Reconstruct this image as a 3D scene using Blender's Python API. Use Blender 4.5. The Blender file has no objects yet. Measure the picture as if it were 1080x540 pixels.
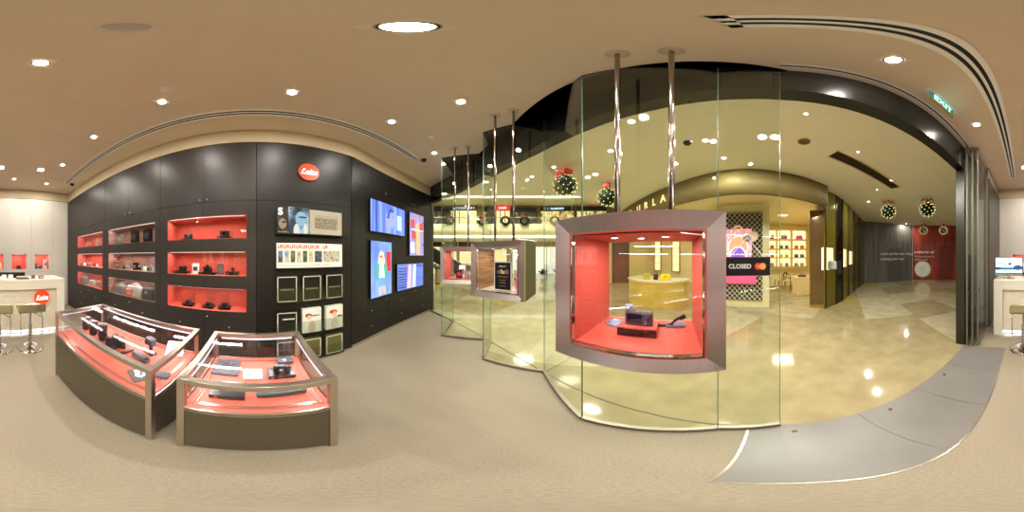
import bpy, math, random
from math import sin, cos, tan, pi, radians, atan2, hypot, sqrt
from mathutils import Matrix, Vector
random.seed(7)
SC = bpy.context.scene
COL = SC.collection
# ------------------------------------------------------------------ camera, world, exposure
cam_data = bpy.data.cameras.new('panorama_camera')
cam_data.type = 'PANO'
try: cam_data.panorama_type = 'EQUIRECTANGULAR'
except Exception: pass
try:
    cam_data.cycles.panorama_type = 'EQUIRECTANGULAR'
except Exception: pass
cam_data.clip_start = .01; cam_data.clip_end = 200
cam = bpy.data.objects.new('panorama_camera', cam_data); COL.objects.link(cam)
EYE = 1.6
cam.location = (0, 0, EYE); cam.rotation_euler = (pi/2, 0, 0)
SC.camera = cam
SC.view_settings.view_transform = 'Standard'
SC.view_settings.look = 'None'
SC.view_settings.gamma = 1
SC.view_settings.use_curve_mapping = False
SC.view_settings.exposure = 0.12
w = bpy.data.worlds.new('world'); SC.world = w; w.use_nodes = True
w.node_tree.nodes['Background'].inputs[0].default_value = (1.0, .93, .82, 1)
w.node_tree.nodes['Background'].inputs[1].default_value = .45
cy = SC.cycles
cy.max_bounces = 12; cy.diffuse_bounces = 5; cy.glossy_bounces = 5; cy.transparent_max_bounces = 32
cy.transmission_bounces = 6
cy.use_denoising = True
cy.sample_clamp_indirect = 6
LW = 12.0        # watts of one shop downlight
MW = 29.0        # watts of one mall downlight
CEIL = 3.66
CAB = 3.36
# ------------------------------------------------------------------ pixel -> place
def ang(px, py): return radians((px-540)/3.0), radians((270-py)/3.0)
def at_z(px, py, z):                       # where the sight line meets the level z
    a, e = ang(px, py); d = (z-EYE)/tan(e)
    return d*sin(a), d*cos(a)
def wall_y(px, X=-2.1):                    # Y on the plane X = const
    a, _ = ang(px, 270); return X/tan(a)
# ------------------------------------------------------------------ mesh builder
SPLITS={'dial','handle','led_tube','lining','side_lining','pane_edge','shelf','window_frame','steel_rails','deck_inlay','fairy_lights','keys','hanging_cord','rider','figure'}
class MB:
    def __init__(s): s.v=[]; s.f=[]; s.mi=[]; s.sm=[]
    def add(s, vs, fs, m=0, sm=False, M=None):
        b=len(s.v)
        for p in vs:
            p=Vector(p)
            if M is not None: p=M@p
            s.v.append(p)
        for f in fs: s.f.append([b+i for i in f]); s.mi.append(m); s.sm.append(sm)
        return s
    def box(s,x0,x1,y0,y1,z0,z1,m=0,M=None):
        vs=[(x0,y0,z0),(x1,y0,z0),(x1,y1,z0),(x0,y1,z0),(x0,y0,z1),(x1,y0,z1),(x1,y1,z1),(x0,y1,z1)]
        return s.add(vs,[(0,3,2,1),(4,5,6,7),(0,1,5,4),(1,2,6,5),(2,3,7,6),(3,0,4,7)],m,False,M)
    def prism(s,poly,z0,z1,m=0,M=None,sm=False):
        n=len(poly)
        ar=sum(poly[i][0]*poly[(i+1)%n][1]-poly[(i+1)%n][0]*poly[i][1] for i in range(n))
        if ar<0: poly=list(reversed(poly))
        vs=[(x,y,z0) for x,y in poly]+[(x,y,z1) for x,y in poly]
        s.add(vs,[tuple(reversed(range(n))),tuple(range(n,2*n))],m,False,M)
        b=len(s.v)-2*n
        for i in range(n):
            j=(i+1)%n; s.f.append([b+i,b+j,b+n+j,b+n+i]); s.mi.append(m); s.sm.append(sm)
        return s
    def rbox(s,x0,x1,y0,y1,z0,z1,r=.01,m=0,M=None,n=4):
        pl=[]
        for cx,cy_,a0 in((x1-r,y1-r,0),(x0+r,y1-r,90),(x0+r,y0+r,180),(x1-r,y0+r,270)):
            for k in range(n+1):
                a=radians(a0+90*k/n); pl.append((cx+r*cos(a),cy_+r*sin(a)))
        return s.prism(pl,z0,z1,m,M)
    def cyl(s,p0,p1,r0,r1=None,n=20,m=0,caps=True,M=None):
        if r1 is None: r1=r0
        p0=Vector(p0);p1=Vector(p1);d=(p1-p0).normalized()
        u=d.orthogonal().normalized();v=d.cross(u)
        vs=[];fs=[]
        for p,r in((p0,r0),(p1,r1)):
            for i in range(n):
                a=2*pi*i/n; vs.append(p+u*(r*cos(a))+v*(r*sin(a)))
        s.add(vs,[(i,(i+1)%n,n+(i+1)%n,n+i) for i in range(n)],m,True,M)
        if caps:
            s.add(vs[:n],[tuple(reversed(range(n)))],m,False,M); s.add(vs[n:],[tuple(range(n))],m,False,M)
        return s
    def tube(s,pts,r,n=8,m=0,M=None,closed=False):
        P=[Vector(p) for p in pts]; N=len(P); vs=[]; fs=[]; up=None
        for i,p in enumerate(P):
            if closed: d=(P[(i+1)%N]-P[i-1]).normalized()
            else: d=(P[min(i+1,N-1)]-P[max(i-1,0)]).normalized()
            if up is None: up=d.orthogonal().normalized()
            up=(up-d*up.dot(d)); up=up.normalized() if up.length>1e-6 else d.orthogonal().normalized()
            v=d.cross(up)
            for k in range(n):
                a=2*pi*k/n; vs.append(p+up*(r*cos(a))+v*(r*sin(a)))
        R=N if closed else N-1
        for i in range(R):
            j=(i+1)%N
            for k in range(n): fs.append((i*n+k,i*n+(k+1)%n,j*n+(k+1)%n,j*n+k))
        s.add(vs,fs,m,True,M)
        if not closed:
            s.add(vs[:n],[tuple(reversed(range(n)))],m,False,M); s.add(vs[-n:],[tuple(range(n))],m,False,M)
        return s
    def lathe(s,prof,n=24,m=0,M=None,c=(0,0,0)):
        vs=[];fs=[];K=len(prof)
        for r,z in prof:
            for i in range(n):
                a=2*pi*i/n; vs.append((c[0]+r*cos(a),c[1]+r*sin(a),c[2]+z))
        for k in range(K-1):
            for i in range(n): fs.append((k*n+i,k*n+(i+1)%n,(k+1)*n+(i+1)%n,(k+1)*n+i))
        return s.add(vs,fs,m,True,M)
    def sphere(s,c,r,n=16,m=0,sc=(1,1,1),M=None):
        pr=[(max(1e-4,r*sin(pi*k/(n//2))),-r*cos(pi*k/(n//2))) for k in range(n//2+1)]
        T=Matrix.Translation(c)@Matrix.Diagonal((sc[0],sc[1],sc[2],1))
        return s.lathe(pr,n,m,(M@T) if M is not None else T)
    def strip(s,pts,off,z0,z1,m=0,M=None,sm=False):   # a wall following pts, thickness off to the left
        L=offset(pts,off); N=len(pts)
        vs=[(x,y,z0) for x,y in pts]+[(x,y,z1) for x,y in pts]+[(x,y,z0) for x,y in L]+[(x,y,z1) for x,y in L]
        fs=[]
        for i in range(N-1):
            fs+=[(i,i+1,N+i+1,N+i),(2*N+i,3*N+i,3*N+i+1,2*N+i+1)]
        s.add(vs,fs,m,sm,M)
        b=len(s.v)-4*N; e=[]
        for i in range(N-1): e+=[(b+i,b+2*N+i,b+2*N+i+1,b+i+1),(b+N+i,b+N+i+1,b+3*N+i+1,b+3*N+i)]
        e+=[(b,b+N,b+3*N,b+2*N),(b+N-1,b+3*N-1,b+4*N-1,b+2*N-1)]
        for f in e: s.f.append(list(f)); s.mi.append(m); s.sm.append(False)
        return s
    def pieces(s):
        N=len(s.v); p=list(range(N))
        def g(x):
            while p[x]!=x: p[x]=p[p[x]]; x=p[x]
            return x
        for f in s.f:
            for i in f[1:]:
                a,b=g(f[0]),g(i)
                if a!=b: p[b]=a
        grp={}
        for i in range(N): grp.setdefault(g(i),[]).append(i)
        G=list(grp.values()); B=[([min(s.v[i][k] for i in c) for k in range(3)],[max(s.v[i][k] for i in c) for k in range(3)]) for c in G]
        q=list(range(len(G)))
        def h(x):
            while q[x]!=x: x=q[x]
            return x
        for i in range(len(G)):
            for j in range(i):
                if all(B[i][0][k]-.0005<=B[j][1][k] and B[j][0][k]-.0005<=B[i][1][k] for k in range(3)):
                    a,b=h(i),h(j)
                    if a!=b: q[a]=b
        out={}
        for i,c in enumerate(G): out.setdefault(h(i),set()).update(c)
        res=[]
        for c in out.values():
            idx=sorted(c); mp={v:k for k,v in enumerate(idx)}; m=MB(); m.v=[s.v[i] for i in idx]
            for f,mi,sm in zip(s.f,s.mi,s.sm):
                if f[0] in mp: m.f.append([mp[i] for i in f]); m.mi.append(mi); m.sm.append(sm)
            res.append(m)
        return res
    def build(s,name,mat,parent=None,bevel=0,loc=None,rz=0,whole=False):
        if not whole and parent is not None and name in SPLITS:
            os_=[m.build(name,mat,parent,bevel,loc,rz,True) for m in s.pieces()]
            return os_[0]
        me=bpy.data.meshes.new(name)
        me.from_pydata([tuple(v) for v in s.v],[],s.f)
        for mm in (mat if isinstance(mat,(list,tuple)) else [mat]): me.materials.append(mm)
        me.polygons.foreach_set('material_index',s.mi); me.polygons.foreach_set('use_smooth',s.sm)
        me.validate(); me.update()
        o=bpy.data.objects.new(name,me); COL.objects.link(o)
        if parent is not None: o.parent=parent
        if loc is not None: o.location=loc
        if rz: o.rotation_euler.z=rz
        if bevel:
            b=o.modifiers.new('bevel','BEVEL'); b.width=bevel; b.segments=2; b.limit_method='ANGLE'; b.angle_limit=radians(50)
        return o
def offset(pts,off):
    N=len(pts); out=[]
    for i in range(N):
        n=Vector((0,0))
        for a,b in((i-1,i),(i,i+1)):
            if a<0 or b>=N: continue
            d=Vector(pts[b])-Vector(pts[a]); d.normalize(); n+=Vector((-d.y,d.x))
        n.normalize(); out.append((pts[i][0]+n.x*off,pts[i][1]+n.y*off))
    return out
def tag(o,label=None,cat=None,group=None,kind=None):
    if label: o['label']=label
    if cat: o['category']=cat
    if group: o['group']=group
    if kind: o['kind']=kind
    return o
def thing(name,label,cat,loc=(0,0,0),rz=0,group=None):
    o=bpy.data.objects.new(name,None); o.empty_display_size=.05; COL.objects.link(o)
    o.location=loc; o.rotation_euler.z=rz
    return tag(o,label,cat,group)
def struct(name,mb,mat,**k):
    return tag(mb.build(name,mat,**k),kind='structure')
def copy_tree(o,parent=None):
    c=o.copy(); COL.objects.link(c)
    if parent is not None: c.parent=parent
    for ch in list(o.children): copy_tree(ch,c)
    return c
def clone(o,loc,rz,label,group=None):
    c=copy_tree(o); c.location=loc; c.rotation_euler.z=rz; c['label']=label
    if group: c['group']=group
    return c
# ------------------------------------------------------------------ materials
def srgb(h):
    if isinstance(h,str):
        h=h.lstrip('#'); c=[int(h[i:i+2],16)/255 for i in(0,2,4)]
    else: c=h
    return tuple((x/12.92 if x<=.04045 else ((x+.055)/1.055)**2.4) for x in c)+(1,)
MATS={}
def P(name,col='#888888',rough=.5,metal=0,var=.06,scale=12,bump=0,bscale=200,emit=None,es=0,stretch=(1,1,1),spec=.5,coat=0):
    if name in MATS: return MATS[name]
    m=bpy.data.materials.new(name); m.use_nodes=True; nt=m.node_tree; b=nt.nodes['Principled BSDF']
    c=srgb(col)
    tc=nt.nodes.new('ShaderNodeTexCoord'); mp=nt.nodes.new('ShaderNodeMapping'); mp.inputs['Scale'].default_value=stretch
    nt.links.new(tc.outputs['Object'],mp.inputs[0])
    nz=nt.nodes.new('ShaderNodeTexNoise'); nz.inputs['Scale'].default_value=scale; nz.inputs['Detail'].default_value=3
    nt.links.new(mp.outputs[0],nz.inputs[0])
    rp=nt.nodes.new('ShaderNodeValToRGB')
    rp.color_ramp.elements[0].position=.3; rp.color_ramp.elements[1].position=.7
    rp.color_ramp.elements[0].color=tuple(x*(1-var) for x in c[:3])+(1,)
    rp.color_ramp.elements[1].color=tuple(min(1,x*(1+var)) for x in c[:3])+(1,)
    nt.links.new(nz.outputs[0],rp.inputs[0]); nt.links.new(rp.outputs[0],b.inputs['Base Color'])
    b.inputs['Roughness'].default_value=rough; b.inputs['Metallic'].default_value=metal
    b.inputs['Specular IOR Level'].default_value=spec
    if coat: b.inputs['Coat Weight'].default_value=coat; b.inputs['Coat Roughness'].default_value=.05
    if bump:
        n2=nt.nodes.new('ShaderNodeTexNoise'); n2.inputs['Scale'].default_value=bscale
        nt.links.new(mp.outputs[0],n2.inputs[0])
        bp=nt.nodes.new('ShaderNodeBump'); bp.inputs['Strength'].default_value=bump; bp.inputs['Distance'].default_value=.004
        nt.links.new(n2.outputs[0],bp.inputs['Height']); nt.links.new(bp.outputs[0],b.inputs['Normal'])
    if emit:
        b.inputs['Emission Color'].default_value=srgb(emit); b.inputs['Emission Strength'].default_value=es
    MATS[name]=m; return m
def E(name,col,s):
    if name in MATS: return MATS[name]
    m=bpy.data.materials.new(name); m.use_nodes=True; nt=m.node_tree; nt.nodes.clear()
    e=nt.nodes.new('ShaderNodeEmission'); e.inputs[0].default_value=srgb(col); e.inputs[1].default_value=s
    o=nt.nodes.new('ShaderNodeOutputMaterial'); nt.links.new(e.outputs[0],o.inputs[0]); MATS[name]=m; return m
def GLASS(name,tint,refl=1.0,ior=1.45):
    m=bpy.data.materials.new(name); m.use_nodes=True; nt=m.node_tree; nt.nodes.clear()
    t=nt.nodes.new('ShaderNodeBsdfTransparent'); t.inputs[0].default_value=tint+(1,)
    g=nt.nodes.new('ShaderNodeBsdfGlossy'); g.inputs['Roughness'].default_value=.0; g.inputs[0].default_value=(refl,refl,refl,1)
    lw_=nt.nodes.new('ShaderNodeLayerWeight'); lw_.inputs[0].default_value=.5      # facing term, same from both sides
    pw=nt.nodes.new('ShaderNodeMath'); pw.operation='POWER'; nt.links.new(lw_.outputs['Facing'],pw.inputs[0]); pw.inputs[1].default_value=5
    f=nt.nodes.new('ShaderNodeMath'); f.operation='MULTIPLY_ADD'; nt.links.new(pw.outputs[0],f.inputs[0]); f.inputs[1].default_value=.9; f.inputs[2].default_value=.035
    x=nt.nodes.new('ShaderNodeMixShader'); o=nt.nodes.new('ShaderNodeOutputMaterial')
    nt.links.new(f.outputs[0],x.inputs[0]); nt.links.new(t.outputs[0],x.inputs[1]); nt.links.new(g.outputs[0],x.inputs[2])
    nt.links.new(x.outputs[0],o.inputs[0]); MATS[name]=m; return m
def IMG(name,rows,strength=0,rough=.4):
    """picture material: colours chosen by bands and blobs in object space; rows = list of (kind, args)"""
    m=bpy.data.materials.new(name); m.use_nodes=True; nt=m.node_tree; b=nt.nodes['Principled BSDF']
    tc=nt.nodes.new('ShaderNodeTexCoord'); sp=nt.nodes.new('ShaderNodeSeparateXYZ'); nt.links.new(tc.outputs['Object'],sp.inputs[0])
    def math(op,a,b_=None):
        n=nt.nodes.new('ShaderNodeMath'); n.operation=op
        for i,v in enumerate((a,b_)):
            if v is None: continue
            if isinstance(v,(int,float)): n.inputs[i].default_value=v
            else: nt.links.new(v,n.inputs[i])
        return n.outputs[0]
    nz=nt.nodes.new('ShaderNodeTexNoise'); nz.inputs['Scale'].default_value=rows[0][2]; nz.inputs['Detail'].default_value=4
    nt.links.new(tc.outputs['Object'],nz.inputs[0])
    mp=nt.nodes.new('ShaderNodeMapping'); mp.inputs['Scale'].default_value=rows[0][3]; nt.links.new(tc.outputs['Object'],mp.inputs[0]); nt.links.new(mp.outputs[0],nz.inputs[0])
    r=nt.nodes.new('ShaderNodeValToRGB'); cols=rows[0][1]
    el=r.color_ramp.elements
    while len(el)<len(cols): el.new(.5)
    for i,c in enumerate(cols): el[i].position=.3+.4*i/max(1,len(cols)-1); el[i].color=srgb(c)
    nt.links.new(nz.outputs[0],r.inputs[0]); cur=r.outputs[0]
    for k,col,cx,cz,rx,rz in rows[1:]:
        dx=math('DIVIDE',math('SUBTRACT',sp.outputs[0],cx),rx); dz=math('DIVIDE',math('SUBTRACT',sp.outputs[2],cz),rz)
        if k=='e': d=math('ADD',math('MULTIPLY',dx,dx),math('MULTIPLY',dz,dz))
        else: d=math('MAXIMUM',math('ABSOLUTE',dx),math('ABSOLUTE',dz))
        d=math('ADD',d,math('MULTIPLY',math('SUBTRACT',nz.outputs[0],.5),.5 if k=='e' else .0))
        inside=math('LESS_THAN',d,1.0)
        mx=nt.nodes.new('ShaderNodeMix'); mx.data_type='RGBA'; nt.links.new(inside,mx.inputs[0]); nt.links.new(cur,mx.inputs[6]); mx.inputs[7].default_value=srgb(col); cur=mx.outputs[2]
    nt.links.new(cur,b.inputs['Base Color']); b.inputs['Roughness'].default_value=rough
    if strength:
        nt.links.new(cur,b.inputs['Emission Color']); b.inputs['Emission Strength'].default_value=strength
    MATS[name]=m; return m
def brushed(name,col,rough=.28,st=(2,2,300),var=.05,bump=.03):
    return P(name,col,rough,1,var,1,bump=bump,bscale=1,stretch=st)
M_ceil=P('ceiling_paint','#e2d2ba',.85,0,.02,3)
M_mceil=P('mall_ceiling_paint','#ece8d2',.8,0,.02,3)
M_bulk=P('bulkhead_paint','#bcab8e',.85,0,.02,3)
M_dark=P('charcoal_laminate','#312c2a',.38,0,.10,2,spec=.45)
M_dark2=P('black_laminate','#191615',.4,0,.10,2,spec=.45)
M_blk=P('black_plastic','#0d0d0e',.3,0,.1,20)
M_blk2=P('black_leatherette','#1a1a1c',.55,0,.25,300,bump=.3,bscale=600)
M_gry=P('dark_grey_leather','#3b3d44',.6,0,.12,40,bump=.2,bscale=200)
M_white=P('white_laminate','#c9c5bd',.35,0,.015,3)
M_corian=P('cream_solid_surface','#d8d1c3',.3,0,.01,3)
M_stl=brushed('brushed_steel','#c6bcae')
M_frame=brushed('brushed_steel_frame','#c9c4be',.34,(2,2,90),.03,.015)
M_frame_h=brushed('brushed_steel_frame_h','#c9c4be',.34,(90,2,2),.03,.015)
M_chr=P('chrome','#c9c6c0',.08,1,.03,5)
M_silv=P('silver_metal','#b9b9bb',.25,.9,.05,20)
M_pole=P('polished_pole_steel','#94887c',.13,1,.04,5)
M_rail=P('floor_rail_steel','#8e877c',.42,.85,.05,8)
M_alu=P('satin_aluminium','#c9c3b8',.35,.9,.04,8)
M_bronze=P('bronze_laminate','#5f5646',.36,.55,.08,1.5,stretch=(1,1,14))
M_red=P('red_lining','#bb4a39',.62,0,.03,6)
M_red2=P('red_leather_lining','#b54c39',.55,0,.08,60,bump=.1,bscale=150)
M_leica=P('red_enamel','#e63c14',.3,0,.02,6,emit='#f0430f',es=.45)
M_whitep=P('white_plastic','#efeeea',.4,0,.02,10)
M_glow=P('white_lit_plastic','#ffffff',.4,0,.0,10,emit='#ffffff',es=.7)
M_lamp=E('lamp_glow','#fff2dc',14)
M_led=E('led_strip_glow','#f4f2ff',2.0)
M_ledw=E('warm_led_glow','#fff4df',1.1)
M_puck=E('puck_glow','#e8e6ff',10)
M_glass=GLASS('clear_green_glass',(.93,.965,.93),.9)
M_cglass=GLASS('clear_case_glass',(.985,.985,.985),.75)
M_acr=GLASS('clear_acrylic',(.90,.93,.90),.9)
M_frost=P('frosted_olive_print','#57563f',.3,0,.05,8)
M_edge=P('glass_edge_green','#5f7466',.25,0,.05,5)
M_gold=P('bronze_gold_fascia','#75653a',.55,.0,.05,2)
M_goldt=P('gold_trim','#c9a04a',.3,.8,.05,5)
M_olive=P('olive_bronze_glass','#6f6722',.10,.25,.15,1.2,stretch=(1,1,.3))
M_brown=P('bronze_brown_panel','#6e5631',.15,.3,.1,1.5)
M_cream=P('cream_stone','#d6cba4',.4,0,.04,2)
M_shopw=P('warm_shop_plaster','#efe0ab',.6,0,.03,2)
def wood(name,a,b,sc=(3,3,60)):
    m=P(name,a,.4); nt=m.node_tree; r=[n for n in nt.nodes if n.type=='VALTORGB'][0]
    r.color_ramp.elements[0].color=srgb(a); r.color_ramp.elements[1].color=srgb(b)
    [n for n in nt.nodes if n.type=='MAPPING'][0].inputs['Scale'].default_value=sc
    [n for n in nt.nodes if n.type=='TEX_NOISE'][0].inputs['Scale'].default_value=1.2
    return m
M_wood=wood('striped_wood_veneer','#4f3220','#a87c52',(3,3,90))
M_woodn=wood('grey_brown_wood_lining','#6b4438','#ab7f6d')
# carpet
M_carpet=P('beige_carpet','#8f8474',.95,0,.13,90,bump=.6,bscale=260)
M_stone=P('grey_threshold_stone','#6f6b69',.35,0,.05,4,bump=.05,bscale=400)
# marble floor: large polished slabs in three warm tones
def marble():
    m=bpy.data.materials.new('polished_marble'); m.use_nodes=True; nt=m.node_tree; b=nt.nodes['Principled BSDF']
    tc=nt.nodes.new('ShaderNodeTexCoord'); mp=nt.nodes.new('ShaderNodeMapping'); mp.inputs['Rotation'].default_value=(0,0,radians(27)); nt.links.new(tc.outputs['Object'],mp.inputs[0])
    mp.inputs['Location'].default_value=(.3,.5,0)
    br=nt.nodes.new('ShaderNodeTexBrick'); br.inputs['Scale'].default_value=1; br.inputs['Mortar Size'].default_value=.0015
    br.inputs['Brick Width'].default_value=2.1; br.inputs['Row Height'].default_value=1.25; br.offset=.37; br.squash=.7; br.squash_frequency=2
    br.inputs['Color1'].default_value=(0,0,0,1); br.inputs['Color2'].default_value=(1,1,1,1); br.inputs['Mortar'].default_value=(.45,.45,.45,1); br.inputs['Bias'].default_value=0
    nt.links.new(mp.outputs[0],br.inputs[0])
    r=nt.nodes.new('ShaderNodeValToRGB'); r.color_ramp.interpolation='CONSTANT'
    for i,(p,c) in enumerate(((0,'#948868'),(.22,'#a29a7c'),(.5,'#a2935a'),(.72,'#aca488'))):
        e=r.color_ramp.elements[i] if i<2 else r.color_ramp.elements.new(p)
        e.position=p; e.color=srgb(c)
    nt.links.new(br.outputs[0],r.inputs[0])
    nz=nt.nodes.new('ShaderNodeTexNoise'); nz.inputs['Scale'].default_value=3.5; nz.inputs['Detail'].default_value=8; nt.links.new(tc.outputs['Object'],nz.inputs[0])
    r2=nt.nodes.new('ShaderNodeValToRGB'); r2.color_ramp.elements[0].position=.35; r2.color_ramp.elements[0].color=(.8,.8,.8,1); r2.color_ramp.elements[1].position=.65; r2.color_ramp.elements[1].color=(1,1,1,1)
    nt.links.new(nz.outputs[0],r2.inputs[0])
    mx=nt.nodes.new('ShaderNodeMix'); mx.data_type='RGBA'; mx.blend_type='MULTIPLY'; mx.inputs[0].default_value=1
    nt.links.new(r.outputs[0],mx.inputs[6]); nt.links.new(r2.outputs[0],mx.inputs[7]); nt.links.new(mx.outputs[2],b.inputs['Base Color'])
    b.inputs['Roughness'].default_value=.09
    return m
M_marble=marble()
# ------------------------------------------------------------------ helpers for lettering and light
def text(s,size,mat,parent,loc=(0,0,0),name='lettering',shear=0,extrude=.001,align='CENTER',rx=pi/2,rz=0,space=1,bold=0,flat=None):
    c=bpy.data.curves.new(name,'FONT'); c.body=s; c.size=size; c.shear=shear; c.extrude=extrude; c.align_x=align; c.align_y='CENTER'; c.space_character=space
    if bold: c.offset=bold
    t=bpy.data.objects.new(name,c); COL.objects.link(t)
    dg=bpy.context.evaluated_depsgraph_get(); me=bpy.data.meshes.new_from_object(t.evaluated_get(dg)); me.name=name
    bpy.data.objects.remove(t); bpy.data.curves.remove(c)
    me.materials.clear(); me.materials.append(mat)
    o=bpy.data.objects.new(name,me); COL.objects.link(o)
    if parent is not None: o.parent=parent
    o.location=loc; o.rotation_euler=(rx,0,rz)
    return o
def light(kind,name,loc,power,parent=None,size=.1,col=(1,.9,.76),rot=(0,0,0),size_y=None,spot=None,blend=.6):
    l=bpy.data.lights.new(name,kind); l.energy=power; l.color=col
    if kind=='AREA':
        l.size=size
        if size_y: l.shape='RECTANGLE'; l.size_y=size_y
        else: l.shape='DISK'
    elif kind=='SPOT': l.shadow_soft_size=size; l.spot_size=spot or radians(110); l.spot_blend=blend
    else: l.shadow_soft_size=size
    o=bpy.data.objects.new(name,l); COL.objects.link(o); o.location=loc; o.rotation_euler=rot
    if parent is not None: o.parent=parent
    return o
def faceto(nx,ny): return atan2(nx,-ny)
# ================================================================== STRUCTURE
WC=[(-2.1,1.395),(-2.165,1.7),(-2.218,2.0),(-2.258,2.33),(-2.275,2.7),(-2.272,3.0),(-2.255,3.35),(-2.225,3.7),(-2.19,4.01)]
def wx(Y):
    if Y<=WC[0][1]: return -2.1
    for a,b in zip(WC,WC[1:]):
        if Y<=b[1]: return a[0]+(b[0]-a[0])*(Y-a[1])/(b[1]-a[1])
    return WC[-1][0]
P0=(-2.19,4.01);P1=(-1.33,3.53);P2=(-1.25,2.72);P3=(-.36,2.79);P4=(-.385,2.14);P5=(.362,1.811);P6=(.43,.936);P7=(.857,.272);P8=(.945,-.07)
LEASE=[(-2.19,4.01),(-1.75,3.79),(-1.33,3.53),(-.9,3.23),(-.5,2.88),(-.12,2.47),(.225,2.035),(.43,1.69),(.608,1.324),(.74,.99),(.82,.745),(.88,.463),(.925,.15),(.945,-.12),(.945,-2.5)]
HOUT=offset(LEASE,-.145) if offset(LEASE,-.145)[7][0]>LEASE[7][0] else offset(LEASE,.145)
fl=MB(); fl.box(-16,16,-16,18,-.1,-.004); struct('floor',fl,M_marble)
cp=MB(); cp.prism([(-2.6,-5.2),(1.15,-5.2),(1.15,-3.36),(.94,-2.62),(.275,-2.5),(.275,.115),(.875,.115),P7,P6,P5,P4,P3,P2,P1,P0,(-2.6,4.1)],-.02,0)
struct('floor.001',cp,M_carpet)
for y0,y1 in((-2.5,-1.85),(-1.846,-1.2),(-1.196,-.58),(-.576,.115)):
    st=MB().box(.279,.944,y0,y1,-.02,.003); struct('floor.002',st,M_stone)
M_trim=P('polished_trim','#cfc6b4',.2,.9,.05,5)
tr=MB(); tr.strip([(.875,.115),(.275,.115),(.275,-2.5)],.014,-.01,.006); struct('trim_1',tr,M_trim)
cl=MB(); lo=offset(LEASE,-.02)
sh=[(-2.8,-5.2),(1.2,-5.2)]+[(1.02,-2.5)]+[( (a[0]+b[0])/2,(a[1]+b[1])/2 ) for a,b in zip(reversed(LEASE),reversed(HOUT))]+[(-2.8,4.3)]
cl.prism(sh,CEIL,CEIL+.12); struct('ceiling',cl,M_ceil)
mid=[((a[0]+b[0])/2,(a[1]+b[1])/2) for a,b in zip(LEASE,HOUT)]
mc=MB(); mc.prism(mid+[(1.02,-2.5),(1.2,-5.2),(1.2,-13),(13,-13),(13,5.4),(6.2,6.3),(3.6,5.4),(1.6,4.75),(-.4,4.6),(-2.8,5.2)],CEIL,CEIL+.3); struct('ceiling.001',mc,M_mceil)
# header over the shop front and its post
hd=MB(); n=len(LEASE)
poly=LEASE+list(reversed(HOUT))
hd.prism(poly,3.15,CEIL-.001); struct('trim_2',hd,P('black_satin_header','#151413',.22,0,.1,3))
ps=MB().box(.94,1.095,-2.62,-2.46,0,3.15); struct('trim_3',ps,P('black_satin_post','#1d1a17',.3,0,.1,3),bevel=.004)
wl=MB(); wl.box(-2.95,-2.62,-5.2,4.3,0,CEIL); struct('wall_left',wl,M_bulk)
wb=MB().box(-2.62,1.2,-5.35,-5.16,0,CEIL); struct('wall_back',wb,M_bulk)
wr=MB().prism([(.745,-5.16),(1.15,-5.16),(1.15,-2.62),(.97,-2.62),(.97,-3.34),(.745,-3.34)],0,CEIL); struct('wall_right',wr,P('greige_wall','#8f867a',.7,0,.02,3)); tag(MB().box(.945,.969,-3.335,-2.63,0,1.62).build('wall_panel',P('dark_side_panel','#2c2724',.3,0,.08,2)),'low dark panel on the wall behind the parked glass doors','wall panel')
wd=MB().box(.722,.745,-4.74,-3.34,.0,CAB); tag(wd.build('wall_panel',P('dark_side_panel')),'tall dark panel lining the wall beside the parked glass doors','wall panel')
# bulkheads above the cabinets
bh=MB(); bp=[(-2.1,-4.9),(-2.1,1.395)]+WC[1:]
bh.prism(bp+[(-2.62,4.05),(-2.62,-4.9)],CAB+.012,CEIL-.001); struct('wall_left.001',bh,M_bulk)
bk=MB().box(-2.1,.745,-5.16,-4.75,CAB+.012,CEIL-.001); struct('wall_back.001',bk,M_bulk)
en=MB().box(-2.62,-2.17,4.03,4.16,0,CEIL-.001); struct('wall_front',en,M_dark2)
# dark floor line of the shop front on the marble
ln=MB().strip(LEASE[1:13],.012,-.004,.001); struct('trim_4',ln,P('dark_joint','#3b3426',.4))
pk=MB(); pk.prism([P0,P1,P2,P3,P4,P5,P6,P7,P8]+[tuple(q) for q in reversed(LEASE[1:14])],CEIL-.02,CEIL-.0005); struct('ceiling.004',pk,P('black_satin_header','#151413'))
# door head track in the ceiling
tk=MB(); tk.box(.84,.90,-2.45,-.06,CEIL-.012,CEIL); tk.box(.862,.878,-2.45,-.06,CEIL-.014,CEIL-.011,1); tag(tk.build('door_track',[M_whitep,M_blk]),'white ceiling track for the sliding glass doors along the dark header','door track')
# ------------------------------------------------------------------ ceiling slots, lamps, sensors
def slot(x0,x1,y0,y1,label):
    t=thing('air_slot',label,'air vent',((x0+x1)/2,(y0+y1)/2,CEIL-.012),0)
    W=(x1-x0)/2; L=(y1-y0)/2
    f=MB()
    for a,b in((-W,-W*.52),(-W*.15,W*.15),(W*.52,W)): f.box(a,b,-L,L,0,.011)
    f.box(-W,W,-L,-L+.03,0,.011); f.box(-W,W,L-.03,L,0,.011)
    f.build('slot_frame',P('slot_white','#fbfaf6',.5,0,.01,5),t)
    MB().box(-W*.95,W*.95,-L+.02,L-.02,.006,.0115).build('slot_backing',M_blk,t)
    return t
slot(-1.76,-1.62,-3.96,2.58,'long white two-slot air vent in the ceiling along the dark cabinet wall')
slot(.188,.345,-3.97,.08,'long white two-slot air vent in the ceiling on the door side')
M_tray=P('lamp_trim_white','#e9e0cf',.5)
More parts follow.
